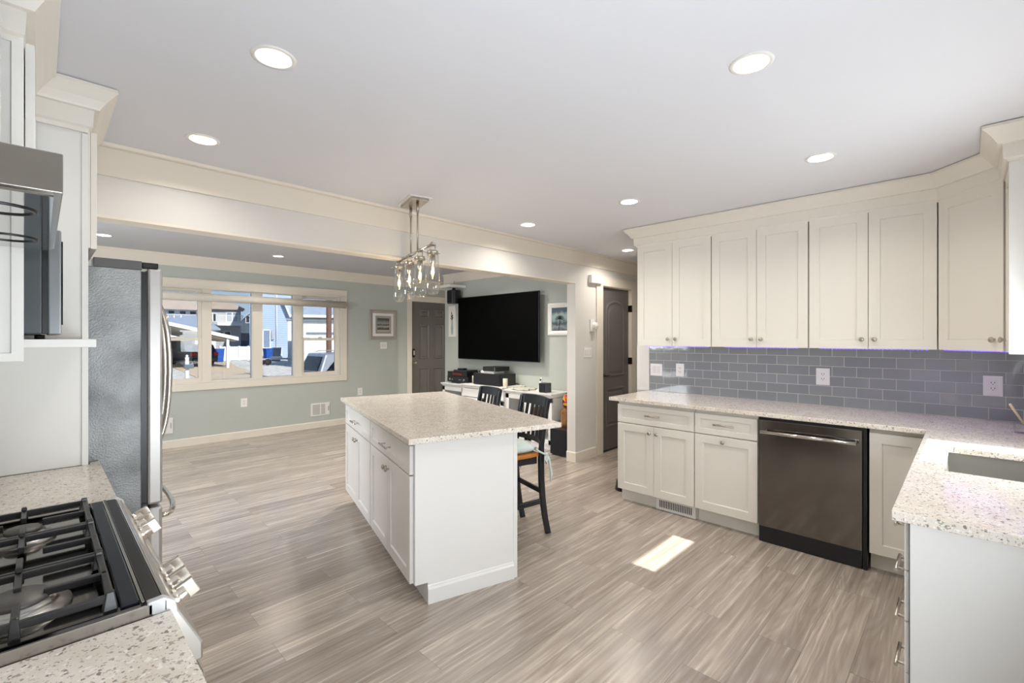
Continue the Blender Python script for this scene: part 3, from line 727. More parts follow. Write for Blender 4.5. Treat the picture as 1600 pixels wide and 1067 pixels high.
# ================================================================ BAR STOOLS
def make_stool(label, loc, rz):
    s = thing('bar_stool', label, 'bar stool', loc, rz, group=None)
    # local: +x toward the back, y across
    b = MB(); V = b.bm.verts.new
    n = 8; top = []; 
    pts = []
    for (x, hw) in ((-.21, .17), (-.19, .195), (-.05, .205), (.10, .195), (.185, .175)): pts.append((x, hw))
    outline = [(x, hw) for x, hw in pts] + [(x, -hw) for x, hw in pts[::-1]]
    b.prism(outline, .575, .602, 'z'); b.build('seat', SEATW, s, bevel=.006)
    MB().box(-.185, .175, -.165, .165, .52, .575).build('apron', BLKW, s, bevel=.003)
    # back posts: curved from foot to top
    prof = [(.262, 0), (.235, .12), (.215, .25), (.203, .40), (.20, .55), (.205, .66), (.222, .78), (.245, .90), (.262, .985)]
    for sy in (-1, 1):
        y0, y1 = sorted((sy*.165, sy*.193))
        b = MB(); rings = []
        for x, z in prof:
            hw = .020 if z < .6 else .016
            rings.append([b.bm.verts.new(p) for p in ((x-hw, y0, z), (x+hw, y0, z), (x+hw, y1, z), (x-hw, y1, z))])
        for A, B in zip(rings[:-1], rings[1:]):
            for k in range(4): b._f([A[k], A[(k+1) % 4], B[(k+1) % 4], B[k]])
        b._f(rings[0][::-1]); b._f(rings[-1]); b.build('back_post', BLKW, s, bevel=.003)
        b = MB().hexa([(-.185, sy*.155-.018, 0), (-.149, sy*.155-.018, 0), (-.149, sy*.155+.018, 0), (-.185, sy*.155+.018, 0), (-.185, sy*.148-.018, .55), (-.145, sy*.148-.018, .55), (-.145, sy*.148+.018, .55), (-.185, sy*.148+.018, .55)])
        b.build('front_leg', BLKW, s, bevel=.003)
        MB().hexa([(-.165, sy*.15-.010, .20), (.225, sy*.178-.010, .23), (.225, sy*.178+.010, .23), (-.165, sy*.15+.010, .20), (-.165, sy*.15-.010, .235), (.222, sy*.178-.010, .265), (.222, sy*.178+.010, .265), (-.165, sy*.15+.010, .235)]).build('side_stretcher', BLKW, s, bevel=.002)
        MB().box(.255, .27, sy*.179-.01, sy*.179+.01, 0.0, .006).build('foot_glide', WHITE, s)
    MB().box(.205, .222, -.17, .17, .295, .33).build('back_stretcher', BLKW, s, bevel=.002)
    MB().box(-.178, -.158, -.15, .15, .30, .335).build('front_stretcher', BLKW, s, bevel=.002)
    # curved top rail, lower rail, slats
    def rail(z0, z1, x0, x1, bow, name, hw=.193, t=.011):
        b = MB(); rings = []
        for k in range(9):
            y = -hw+2*hw*k/8; q = 1-(y/hw)**2; xb = bow*q
            rings.append([b.bm.verts.new(p) for p in ((x0-t+xb, y, z0), (x0+t+xb, y, z0), (x1+t+xb, y, z1+q*.006), (x1-t+xb, y, z1+q*.006))])
        for A, B in zip(rings[:-1], rings[1:]):
            for k in range(4): b._f([A[k], A[(k+1) % 4], B[(k+1) % 4], B[k]])
        b._f(rings[0][::-1]); b._f(rings[-1]); b.build(name, BLKW, s, bevel=.002, smooth=False)
    rail(.925, .99, .252, .264, .03, 'top_rail'); rail(.655, .685, .206, .208, .035, 'lower_rail', .17, .009)
    for i in range(5):
        y = -.115+i*.0575; q = 1-(y/.193)**2
        xb0, xb1 = .03*q, .03*q
        b = MB(); rings = []
        for x, z in ((.208, .665), (.216, .74), (.233, .83), (.252, .93)):
            xx = x+.032*q; rings.append([b.bm.verts.new(p) for p in ((xx-.005, y-.014, z), (xx+.005, y-.014, z), (xx+.005, y+.014, z), (xx-.005, y+.014, z))])
        for A, B in zip(rings[:-1], rings[1:]):
            for k in range(4): b._f([A[k], A[(k+1) % 4], B[(k+1) % 4], B[k]])
        b.build('back_slat', BLKW, s)
    return s
def cushion(label, loc, rz):
    s = thing('seat_cushion', label, 'cushion', loc, rz)
    b = MB(); nx, ny = 12, 12; G = []
    for i in range(nx+1):
        row = []
        for j in range(ny+1):
            u = -1+2*i/nx; v = -1+2*j/ny
            k = 1-.10*(u*u*v*v)
            e = (1-u**4)*(1-v**4)
            tuft = sum(.018*math.exp(-((u-a)**2+(v-c)**2)/.05) for a, c in ((0, 0),))
            row.append((u*.185*k, v*.19*k, .034+.036*e**.5-tuft))
        G.append(row)
    T = [[b.bm.verts.new(p) for p in r] for r in G]
    Bt = [[b.bm.verts.new((p[0], p[1], .034-.034*((1-(-1+2*i/nx)**6)*(1-(-1+2*j/ny)**6))**.5)) for j, p in enumerate(r)] for i, r in enumerate(G)]
    for i in range(nx):
        for j in range(ny):
            b._f([T[i][j], T[i+1][j], T[i+1][j+1], T[i][j+1]]); b._f([Bt[i][j], Bt[i][j+1], Bt[i+1][j+1], Bt[i+1][j]])
    bmesh.ops.remove_doubles(b.bm, verts=b.bm.verts, dist=.0008)
    b.build('pad', CLOTH, s, smooth=True)
    for sy in (-1, 1):
        y = sy*.183
        b = MB()
        b.tube([(.155, y*.85, .03), (.175, y-.012*sy*-1, .012), (.205, y+.020*sy, -.005), (.232, y+.018*sy, -.012)], [.008, .007, .007, .008], 8)
        b.lathe([(0, -.014), (.012, -.009), (.014, 0), (.012, .009), (0, .014)], (.228, y+.022*sy, -.012), 'z', 10)
        b.tube([(.232, y+.022*sy, -.01), (.250, y+.028*sy, -.05), (.262, y+.026*sy, -.11), (.268, y+.03*sy, -.16), (.262, y+.03*sy, -.215)], [.006, .009, .009, .011, .005], 8)
        b.tube([(.228, y+.022*sy, -.012), (.214, y+.03*sy, -.045), (.222, y+.032*sy, -.072), (.236, y+.028*sy, -.045), (.230, y+.024*sy, -.012)], [.006, .009, .009, .008, .005], 8)
        b.build('tie', CLOTH, s, smooth=True)
    return s
SA = .945
p = isl(SA, .673); make_stool('black bar stool with slatted back at the near end of the island', (p[0], p[1], 0), -TH)
cushion('pale aqua cushion tied on the nearer black bar stool', (p[0], p[1], .603), -TH)
p = isl(SA-.02, 1.375); make_stool('black bar stool at the far side of the island, only its slatted back showing', (p[0], p[1], 0), -TH)

# ================================================================ CEILING LIGHTS
def downlight(x, y, z, label, power=7):
    t = thing('downlight', label, 'ceiling light', (x, y, z), group='recessed ceiling lights')
    MB().lathe([(.076, 0), (.075, -.003), (.062, -.005), (.057, -.002), (.054, .010), (.048, .034), (.048, .044), (.058, .044), (.058, 0)], (0, 0, 0), 'z', 40).build('trim_ring', WHITE, t)
    MB().lathe([(0, .033), (.0485, .033), (.0485, .040), (0, .040)], (0, 0, 0), 'z', 40).build('lens', WARM, t)
    lamp('downlight_lamp', 'AREA', (0, 0, .029), power, (1, .94, .86), (0, 0, -1), t, shape='DISK', size=.078)
for x, y, lab in ((.598, 1.803, 'recessed light, nearest one at the upper left of the ceiling'), (.589, 2.808, 'recessed light at left, in front of the header beam'),
                  (1.855, .572, 'recessed light, nearest one at the upper right of the ceiling'), (3.097, .591, 'recessed light in front of the right-hand cabinets'),
                  (3.095, 1.806, 'recessed light in the middle of the ceiling near the cabinet run end'), (3.086, 2.825, 'recessed light between chandelier and hallway along the header'),
                  (4.80, 2.82, 'recessed light in the hallway above the closet door')):
    downlight(x, y, HK, lab, 4 if x < 1 else (8 if x < 4 else 11))
downlight(.483, 6.60, HL, 'living room recessed light above the fridge', 9); downlight(2.255, 6.62, HL, 'living room recessed light in front of the front window', 10)
downlight(5.72, 5.4, HL, 'unseen recessed light added to brighten the entry behind the television wall', 48)  # hidden lamp added to light the front door
for x, y, lab in ((1.3, 4.55, 'unseen added fill light of the living room behind the header, left'), (2.9, 4.55, 'unseen added fill light of the living room behind the header, centre'), (4.0, 4.9, 'unseen added fill light of the living room in front of the television')): downlight(x, y, HL, lab, 6 if x < 2 else 38)  # hidden downlights added as fill for the living room

# ================================================================ CHANDELIER
cx, cy = 1.962, 2.945
ch = thing('chandelier', 'brushed nickel linear chandelier with four clear glass tubes over the island', 'chandelier', (cx, cy, HK), -TH)
# local y along the bar
MB().box(-.085, .085, -.155, .155, -.008, 0).build('ceiling_plate', WHITE, ch, bevel=.002)
MB().box(-.065, .065, -.135, .135, -.028, -.008).build('canopy', NICK, ch, bevel=.003)
bz = 2.072-HK
for y in (-.07, .09):
    b = MB().tube([(0, y, -.03), (0, y, bz)], .0065, 12).lathe([(.0, -.03), (.011, -.03), (.011, -.10), (.0, -.10)], (0, y, 0), 'z', 12)
    b.build('rod', NICK, ch)
MB().tube([(.0, -.415, bz), (0, .44, bz)], .011, 12).build('cross_bar', CHROME, ch)
for i, y in enumerate((-.385, -.125, .125, .395)):
    l = MB()
    l.tube([(-.018, y, bz), (-.018, y, bz-.05)], .004, 8).tube([(.018, y, bz), (.018, y, bz-.05)], .004, 8)
    l.lathe([(.0, bz+.016), (.014, bz+.012), (.014, bz-.012), (0, bz-.014)], (0, y, 0), 'z', 14)
    l.lathe([(0, bz-.045), (.036, bz-.045), (.037, bz-.048), (.037, bz-.072), (.0, bz-.074)], (0, y, 0), 'z', 24)
    hl = l.build('lamp_holder', NICK, ch)
    MB().tube([(-.060, y, bz-.06), (-.036, y, bz-.06)], .003, 8).lathe([(0, -.066), (.006, -.064), (.006, -.058), (0, -.056)], (0, y, bz-.06), 'x', 10).tube([(.036, y, bz-.06), (.052, y, bz-.06)], .003, 8).build('thumb_screw', CHROME, hl)
    MB().lathe([(0, bz-.074), (.019, bz-.076), (.020, bz-.13), (.016, bz-.135), (0, bz-.135)], (0, y, 0), 'z', 20).build('socket', NICK, hl)
    gp = [(.040, bz-.060), (.041, bz-.10), (.0445, bz-.18), (.0475, bz-.26), (.0465, bz-.295), (.040, bz-.322), (.028, bz-.337), (.012, bz-.342), (0, bz-.343)]
    MB().lathe(gp, (0, y, 0), 'z', 32).build('glass_shade', BULBG, ch)
    MB().lathe([(0, bz-.135), (.010, bz-.137), (.015, bz-.155), (.019, bz-.185), (.015, bz-.215), (.006, bz-.235), (0, bz-.238)], (0, y, 0), 'z', 16).build('bulb', BULBG, ch)
    b = MB()
    for k in range(4):
        a = k*PI/2+.4; b.tube([(.004*math.cos(a), y+.004*math.sin(a), bz-.155), (.0065*math.cos(a), y+.0065*math.sin(a), bz-.205)], .0013, 6)
    b.build('filament', FILA, ch)
    lamp('bulb_light', 'POINT', (0, y, bz-.18), 1.2, (1, .78, .5), None, ch, shadow_soft_size=.012)

# ================================================================ LEFT SIDE: counters, range, gable, fridge
CL = .179
PYR = PI/2           # faces +X: local x -> +Y, local y -> -X
def rcounter(y0, y1, lab, notch=False):
    b = MB()
    if notch: b.prism([(XL+.002, y0), (CL, y0), (CL, y1), (.146, y1), (.146, 2.598), (XL+.002, 2.598)], BT, .914, 'z')
    else: b.box(XL+.002, CL, y0, y1, BT, .914)
    tag(b.build('countertop', QUARTZ, bevel=.003), lab, 'countertop')
rcounter(.55, 1.098, 'speckled quartz counter in the lower left corner, nearer side of the gas range')
rcounter(1.914, 2.645, 'speckled quartz counter between the gas range and the fridge panel', True)
for y0, y1, lab in ((.56, 1.094, 'white base cabinet under the counter in the lower left corner'), (1.918, 2.594, 'white base cabinet between the gas range and the fridge')):
    c = thing('base_cabinet', lab, 'cabinet', (CL-.03, y0, 0), PYR); wd = y1-y0
    carcass(c, 0, wd, .021, .60, .108, BT-.002, toe=.055)
    o = drawer_part(c, 0, wd, .70, .158); pull(o, wd/2, .78, .13)
    door_part(c, 0, wd/2, .112, .583, (wd/2-.03, .638)); door_part(c, wd/2, wd/2, .112, .583, (wd/2+.03, .638))
# range
R0, R1 = 1.104, 1.908
r = thing('gas_range', 'stainless gas range with black grates and front knobs in the lower left', 'range', (-.14, (R0+R1)/2, 0))
MB().box(XL+.01, .165, R0, R1, .02, .905).build('body', STEEL, r, bevel=.004, world=True)
COOK = mat('grey_enamel_cooktop', '7E7C78', .22, .6, var=.05)
b = MB(); V = b.bm.verts.new
def rr(a, z): return [V((XL+.03+a, R0+.004+a, z)), V((.155-a*1.0, R0+.004+a, z)), V((.155-a, R1-.004-a, z)), V((XL+.03+a, R1-.004-a, z))]
L = [rr(0, .905), rr(0, .926), rr(.012, .932), rr(.03, .932), rr(.042, .920), rr(.06, .918)]
for P, Q in zip(L[:-1], L[1:]):
    for k in range(4): b._f([P[k], P[(k+1) % 4], Q[(k+1) % 4], Q[k]])
b._f(L[-1]); b.build('cooktop', mat('cooktop_steel', '6F6C68', .09, 1, var=.05), r, world=True, bevel=.002)
MB().box(.106, .134, R0+.02, R1-.02, .930, .939).build('front_lip', mat('blued_black', '22262C', .2, .5), r, bevel=.003, world=True)
MB().box(.135, .140, R0+.01, R1-.01, .930, .9385).build('lip_trim', CHROME, r, bevel=.001, world=True)
MB().box(.141, .166, R0+.0, R1-.0, .925, .937).build('front_band', mat('black_steel_band', '3A3836', .25, .8), r, bevel=.002, world=True)
MB().box(.1665, .174, R0-.004, R1+.004, .912, .936).build('front_trim', CHROME, r, bevel=.003, world=True)
MB().box(XL+.03, .15, R0-.004, R0+.002, .912, .934).build('side_trim', STEEL, r, bevel=.001, world=True)
MB().box(XL+.03, .15, R1-.002, R1+.003, .912, .934).build('side_trim', STEEL, r, bevel=.001, world=True)
MB().prism([(.142, .914), (.142, .938), (.168, .940), (.186, .926), (.190, .905), (.170, .905)], R0-.004, R0+.014, 'y').build('end_cap', mat('light_cast_metal', 'C9CACB', .35, .4), r, bevel=.003, world=True)
MB().prism([(.142, .914), (.142, .938), (.168, .940), (.186, .926), (.190, .905), (.170, .905)], R1-.014, R1+.004, 'y').build('end_cap', MATS['light_cast_metal'], r, bevel=.003, world=True)
# sloped control panel
MB().prism([(.165, .93), (.180, .93), (.232, .825), (.232, .79), (.165, .79)], R0-.002, R1+.002, 'y').build('control_panel', mat('satin_steel', 'BDB8B0', .3, 1), r, bevel=.004, world=True)
slope = math.atan2(.105, .052)
dirn = Vector((.105, 0, .052)).normalized()
def onpanel(t, y): return Vector((.180+.052*t, y, .93-.105*t))
MB().box(-.004, .001, -.07, .07, -.03, .03).xf(Matrix.Translation(onpanel(.5, 1.50)) @ Matrix.Rotation(-math.atan2(dirn.z, dirn.x), 4, 'Y')).build('display', mat('display_glass', '77797D', .1, .3), r, world=True)
for y in (1.20, 1.268, 1.336, 1.665, 1.733, 1.80):
    k = MB().lathe([(.022, 0), (.022, .004), (.019, .007), (.017, .022), (.0, .024)], (0, 0, 0), 'x', 20)
    k.box(.008, .042, -.006, .006, -.018, .020)
    k.xf(Matrix.Translation(onpanel(.42, y)) @ Matrix.Rotation(-math.atan2(dirn.z, dirn.x), 4, 'Y'))
    k.build('knob', mat('knob_satin_nickel', 'CFC6BA', .25, .9), r, bevel=.002, world=True)
b = MB().tube([(.212, R0+.05, .70), (.242, R0+.06, .70), (.246, R0+.12, .70), (.246, R1-.12, .70), (.242, R1-.06, .70), (.212, R1-.05, .70)], .010, 12)
b.build('oven_handle', CHROME, r, world=True)
MB().box(.165, .215, R0+.006, R1-.006, .18, .785).build('oven_door', STEEL, r, bevel=.005, world=True)
MB().box(.165, .21, R0+.006, R1-.006, .03, .17).build('storage_drawer', STEEL, r, bevel=.005, world=True)
# burners
for x, y, rad in ((-.30, 1.30, .042), (-.03, 1.28, .056), (-.30, 1.73, .050), (-.03, 1.73, .042), (-.17, 1.505, .05)):
    b = MB().lathe([(rad+.022, 0), (rad+.020, .008), (rad+.004, .010), (rad, .016), (rad, .022), (0, .022)], (x, y, .918), 'z', 28)
    o = b.build('burner', mat('burner_ring', 'A7A49F', .35, .9), r, world=True)
    MB().lathe([(rad*.82, 0), (rad*.84, .006), (rad*.78, .010), (0, .011)], (x, y, .940), 'z', 28).build('burner_cap', mat('burner_cap_grey', '5E5B58', .4, .3), r, world=True)
# grates
GR = mat('cast_iron', '3B3A3A', .3, .55, var=.15, vscale=40)
def grate(y0, y1):
    b = MB(); z0, z1 = .944, .958; t = .011; x0, x1 = XL+.07, .098
    def bar(xa, xb, ya, yb): b.box(xa, xb, ya, yb, z0, z1)
    bar(x0, x1, y0, y0+t); bar(x0, x1, y1-t, y1); bar(x0, x0+t, y0, y1); bar(x1-t, x1, y0, y1)
    ym = (y0+y1)/2; bar(x0, x1, ym-t/2, ym+t/2) if (y1-y0) < .3 and False else None
    xm = (x0+x1)/2; bar(xm-t/2, xm+t/2, y0, y1)
    for cxx in (-.03, -.30):
        bar(cxx-t/2, cxx+t/2, y0, ym-.035); bar(cxx-t/2, cxx+t/2, ym+.035, y1)
        a0, a1 = (xm, cxx-.035) if cxx > xm else (x0, cxx-.035)
        bar(min(a0, a1), max(a0, a1), ym-t/2, ym+t/2)
        a0, a1 = (cxx+.035, x1) if cxx > xm else (cxx+.035, xm)
        bar(a0, a1, ym-t/2, ym+t/2)
    for x in (x0+t/2, x1-t/2):
        for y in (y0+t/2, y1-t/2):
            b.hexa([(x-.012, y-.012, .926), (x+.012, y-.012, .926), (x+.012, y+.012, .926), (x-.012, y+.012, .926), (x-.006, y-.006, z1+.006), (x+.006, y-.006, z1+.006), (x+.006, y+.006, z1+.006), (x-.006, y+.006, z1+.006)])
    for x in (-.03, -.30):
        for y, s in ((y0, 1), (y1, -1)):
            b.hexa([(x-.008, y-.004, z0-.012), (x+.008, y-.004, z0-.012), (x+.008, y+.02, z0-.012), (x-.008, y+.02, z0-.012), (x-.005, y-.002, z1+.008), (x+.005, y-.002, z1+.008), (x+.005, y+.01, z1+.008), (x-.005, y+.01, z1+.008)])
    b.build('grate', GR, r, bevel=.002, world=True)
grate(1.142, 1.385); grate(1.389, 1.632); grate(1.636, 1.872)

# tall panel beside the fridge, fridge cabinet, crown
PX = .141
t = thing('tall_panel', 'tall white side panel standing on the counter next to the fridge', 'panel', (-.16, 2.61, 0))
MB().box(XL+.004, PX, 2.60, 2.622, .9145, 2.44).build('board', WHITE, t, bevel=.002, world=True)
MB().box(PX-.02, PX, 2.592, 2.60, .9145, 2.28).build('edge_strip', WHITE, t, bevel=.001, world=True)
c = thing('fridge_cabinet', 'cream cabinet bridging above the fridge, next to the tall panel', 'cabinet', (.17, 2.624, 1.815), PYR)
wd = .59
carcass(c, 0, wd, .021, .62, 0, .49)
door_part(c, 0, wd/2, -.003, .49); door_part(c, wd/2, wd/2, -.003, .49)
# upper cabinets left wall: gable cabinet over counter between range and fridge, cabinet above hood
c = thing('upper_cabinet', 'white upper cabinet with shaker side panel at the far left beside the range hood', 'cabinet', (-.032, 1.955, 1.37), PYR)
wd = 2.59-1.955
b = MB().box(0.001, .04, .021, .42, 0, .97).box(.04, wd, .022, .42, .43, .97)
b.build('carcass', WHITE, c)
o = MB().shaker(-.42, .42, 0, .97, -.018, .018, fr=.024).xf(Matrix.Identity(4))
# shaker face turned towards the camera (world -Y): local -x side
R_ = Matrix(((0, 1, 0, 0), (-1, 0, 0, 0), (0, 0, 1, 0), (0, 0, 0, 1)))
o.xf(R_); o.build('side_panel', WHITE, c)
door_part(c, .05, wd-.06, .44, .51, m=WHITE, y=-.022)
t = thing('microwave_shelf', 'thin white shelf holding the microwave beside the tall panel', 'shelf', (-.1, 2.3, 1.405))
MB().box(XL+.01, .128, 1.998, 2.594, 1.408, 1.434).build('board', WHITE, t, bevel=.002, world=True)
t = thing('microwave', 'grey microwave oven standing on the white shelf left of the tall panel', 'microwave', (-.15, 2.27, 1.436))
MB().box(-.40, .006, 2.03, 2.53, 1.448, 1.775).build('case', mat('slate_grey', '464B4D', .4, .2), t, bevel=.006, world=True)
MB().box(.006, .018, 2.033, 2.525, 1.452, 1.772).build('gasket', BLACK, t, world=True)
MB().box(.018, .048, 2.03, 2.53, 1.448, 1.775).build('front_door', mat('grey_door', '85888A', .3, .5), t, bevel=.004, world=True)
MB().box(.048, .052, 2.06, 2.38, 1.48, 1.745).build('door_glass', BLKGL, t, world=True)
b = MB()
for x in (-.36, 0.0):
    for y in (2.07, 2.49): b.lathe([(0, 0), (.012, 0), (.012, .013), (0, .013)], (x, y, 1.4345), 'z', 10)
b.build('feet', BLACK, t, world=True)
h = thing('range_hood', 'stainless steel range hood with mirrored underside at the left edge', 'range hood', (-.2, 1.55, 1.70))
MB().box(XL+.004, .030, 1.172, 1.93, 1.700, 1.772).build('canopy', STEEL, h, bevel=.002, world=True)
MB().box(XL+.04, .018, 1.185, 1.918, 1.694, 1.6995).build('underside', mat('mirror_steel', 'B4B2AE', .06, 1, var=.02), h, world=True)
for y in (1.36, 1.74):
    MB().lathe([(.058, 0), (.058, -.0025), (.052, -.0025), (.052, 0)], (-.06, y, 1.694), 'z', 28).build('light_ring', BLACK, h, world=True)
c = thing('upper_cabinet', 'white cabinet above the range hood at the left picture edge', 'cabinet', (-.075, 1.178, 1.776), PYR)
wd = .74
carcass(c, 0, wd, .021, .37, 0, .55, m=WHITE); door_part(c, 0, wd/2, -.0, .55, m=WHITE); door_part(c, wd/2, wd/2, -.0, .55, m=WHITE)
# crown on the left cabinets
prof2 = [(0, HK-.004), (.10, HK-.004), (.10, HK-.018), (.088, HK-.03), (.066, HK-.055), (.05, HK-.08), (.046, HK-.088), (.03, HK-.09), (.026, HK-.155), (.014, HK-.162), (.012, HK-.178), (0, HK-.178)]
path = miter([(XL+.004, 1.945), (-.05, 1.945), (-.05, 2.59), (PX-.02, 2.59), (PX-.0, 2.60), (PX+.01, 3.19)], -1)
path = miter([(XL+.004, 1.95), (-.055, 1.95), (-.055, 2.592), (.128, 2.592), (.128, 3.19)], -1)
tag(MB().sweep(path, prof2).build('crown_molding', CAB), 'white crown molding stepping around the left cabinets and tall panel', 'crown molding')

# fridge
FRS = mat('textured_grey_steel', '7F807F', .40, .45, var=.5, vscale=3.2, bump=.9, bscale=150)
fr = thing('refrigerator', 'french-door refrigerator with textured grey side and curved steel handles', 'refrigerator', (0, 3.11, 0))
FY0, FY1 = 2.662, 3.56
MB().box(-.44, .322, FY0, FY1, .03, 1.745).build('cabinet', FRS, fr, bevel=.004, world=True)
MB().box(.322, .344, FY0+.012, FY1-.012, .05, 1.74).build('gasket', BLACK, fr, world=True)
FD = mat('fridge_door_steel', 'B4B0AC', .38, .7, var=.03, vscale=3, stretch=(1, 1, 20))
for y0, y1 in ((FY0, 3.108), (3.114, FY1)):
    MB().box(.344, .40, y0, y1, .675, 1.755).build('door', FD, fr, bevel=.010, world=True)
MB().box(.344, .40, FY0, FY1, .06, .662).build('freezer_drawer', FD, fr, bevel=.014, world=True)
MB().box(.324, .345, FY0+.0, FY0+.02, .655, .685).build('hinge', BLACK, fr, world=True)
MB().box(.16, .325, FY0+.0, FY0+.10, 1.745, 1.785).build('hinge_cover', mat('hinge_grey', '5A5A58', .4), fr, bevel=.003, world=True)
MB().box(.325, .385, FY0+.005, FY0+.06, 1.757, 1.782).build('hinge_cap', BLACK, fr, bevel=.004, world=True)
for y in (3.045, 3.175):
    pts = []
    for k in range(17):
        a = PI*k/16; pts.append((.40+.088*math.sin(a)**.7, y, 1.255-.38*math.cos(a)))
    MB().tube(pts, .0125, 12).build('door_handle', CHROME, fr, world=True)
pts = []
for k in range(17):
    a = PI*k/16; pts.append((.40+.085*math.sin(a)**.7, 3.11-.39*math.cos(a), .60))
MB().tube(pts, .0125, 12).build('freezer_handle', CHROME, fr, world=True)
MB().box(-.42, .31, FY0+.02, FY1-.02, 0, .03).build('feet', BLACK, fr, world=True)

# ================================================================ LIVING ROOM: TV, console and what stands on it
TVX = 4.86
t = thing('television', 'large black flat television on the wall above the white media console', 'television', (4.92, 5.13, 1.6), .012)
MB().box(4.86, 4.89, 4.245, 6.02, 1.095, 2.10).build('bezel', BLACK, t, bevel=.004, world=True)
MB().box(4.856, 4.861, 4.256, 6.009, 1.108, 2.090).build('screen', mat('tv_screen', '010101', .6, var=0, spec=.05), t, world=True)
MB().box(4.89, 4.975, 4.9, 5.4, 1.4, 1.8).build('wall_mount', BLACK, t, world=True)
MB().box(4.857, 4.862, 5.08, 5.18, 1.092, 1.098).build('brand_badge', NICK, t, world=True)
CW = mat('console_white', 'E9E7E3', .42, var=.01)
mc = thing('media_console', 'white media console with glass doors below the television', 'media console', (4.75, 4.9, 0))
secs = [(3.76, 4.60, 4.56, .722, 'right'), (4.60, 5.50, 4.52, .745, 'centre'), (5.50, 6.05, 4.56, .722, 'left')]
for y0, y1, xf, zt, nm in secs:
    b = MB().box(xf+.02, 4.96, y0, y0+.03, 0, zt-.035).box(xf+.02, 4.96, y1-.03, y1, 0, zt-.035).box(4.94, 4.96, y0, y1, 0, zt-.035).box(xf+.02, 4.96, y0, y1, .06, .085).box(xf+.02, 4.96, y0, y1, zt-.06, zt-.035)
    b.box(xf+.03, 4.94, y0, y1, .36, .375).box(xf+.02, xf+.04, y0, y1, 0, .06)
    b.build('case', CW, mc, bevel=.002, world=True)
    MB().prism([(xf-.03, zt), (xf-.03, zt-.012), (xf-.012, zt-.03), (xf+.01, zt-.038), (xf+.01, zt-.05), (4.965, zt-.05), (4.965, zt)], y0-.012 if nm == 'right' else y0, y1+.012 if nm == 'left' else y1, 'y').build('top', CW, mc, bevel=.001, world=True)
    nd = 2 if y1-y0 > .6 else 1; dwd = (y1-y0)/nd
    top = zt-.055
    if nm == 'centre':
        b = MB().box(xf, xf+.02, y0+.004, y1-.004, .56, top-.01); b.build('drawer', CW, mc, bevel=.003, world=True); top = .55
    for i in range(nd):
        a, c_ = y0+i*dwd+.004, y0+(i+1)*dwd-.004; fr_ = .06
        b = MB().box(xf, xf+.02, a, a+fr_, .07, top).box(xf, xf+.02, c_-fr_, c_, .07, top).box(xf, xf+.02, a, c_, .07, .13).box(xf, xf+.02, a, c_, top-fr_, top)
        o = b.build('glass_door', CW, mc, bevel=.002, world=True)
        g = MB().box(xf+.008, xf+.012, a+fr_, c_-fr_, .13, top-fr_).build('door_pane', PANE, o)
        g.data.transform(mc.matrix_basis.inverted())
t = thing('storage_box', 'small reddish box on the shelf behind the console glass', 'box', (4.72, 4.15, .375))
MB().box(4.68, 4.82, 4.02, 4.22, .376, .47).build('carton', mat('red_brown_card', '8A5A45', .7, var=.2), t, world=True)
MB().box(4.67, 4.83, 4.01, 4.23, .47, .49).build('lid', mat('orange_card', 'B0683F', .7, var=.2), t, world=True)
# receiver stack
RX = 4.60
t = thing('av_receiver', 'black receiver with knobs on the left end of the console', 'receiver', (4.75, 5.73, .73))
MB().box(RX, 4.93, 5.46, 5.97, .742, .838).build('case', BLACK, t, bevel=.004, world=True)
MB().box(RX-.004, RX, 5.465, 5.965, .748, .834).build('face', mat('dark_face', '24272C', .25, .3), t, world=True)
b = MB()
for y, r_ in ((5.90, .018), (5.83, .012), (5.55, .018), (5.62, .008), (5.66, .008)): b.lathe([(r_, 0), (r_*.9, -.012), (0, -.013)], (RX-.004, y, .785), 'x', 14)
b.build('knobs', STEEL, t, world=True); MB().box(4.65, 4.9, 5.5, 5.93, .722, .742).build('feet', BLACK, t, world=True)
t = thing('dvd_player', 'flat black disc player stacked on the receiver', 'disc player', (4.75, 5.73, .84))
MB().box(RX+.01, 4.92, 5.50, 5.98, .8385, .905).build('case', BLACK, t, bevel=.003, world=True)
MB().box(RX+.007, RX+.011, 5.62, 5.85, .855, .885).build('display', mat('red_display', '3A1410', .2, emit='A03020', estr=.25), t, world=True)
t = thing('cable_box', 'small dark box sitting on top of the disc player', 'set-top box', (4.7, 5.7, .91))
MB().box(RX+.04, 4.88, 5.55, 5.86, .9055, .932).build('case', mat('charcoal_plastic', '2C2E33', .3), t, bevel=.003, world=True)
MB().lathe([(0, 0), (.05, 0), (.075, .006), (.078, .022), (.05, .026), (0, .024)], (4.72, 5.74, .932), 'z', 20).build('dock', BLACK, t, world=True)
t = thing('router', 'black router with white stripe behind the receiver stack', 'router', (4.85, 5.36, .745))
MB().box(4.80, 4.95, 5.32, 5.455, .746, .925).build('case', BLACK, t, bevel=.006, world=True); MB().box(4.796, 4.80, 5.425, 5.435, .83, .91).build('stripe', PLATE, t, world=True)
t = thing('center_speaker', 'wide black speaker in the middle of the media console', 'speaker', (4.75, 5.05, .746))
MB().box(4.58, 4.90, 4.73, 5.30, .746, .915).build('cabinet', BLKW, t, bevel=.003, world=True)
MB().box(4.570, 4.58, 4.735, 5.295, .751, .910).build('grille', mat('speaker_cloth', '17171B', .9, bump=.4, bscale=900), t, bevel=.003, world=True)
t = thing('game_box', 'white slim box on top of the wide black speaker', 'set-top box', (4.72, 5.05, .916))
MB().box(4.62, 4.83, 4.90, 5.19, .9155, .952).build('case', PLATE, t, bevel=.004, world=True); MB().box(4.6195, 4.6205, 5.15, 5.165, .93, .94).build('power_light', NICK, t, world=True)
t = thing('amplifier', 'small black amplifier box atop the white box', 'amplifier', (4.72, 5.0, .953))
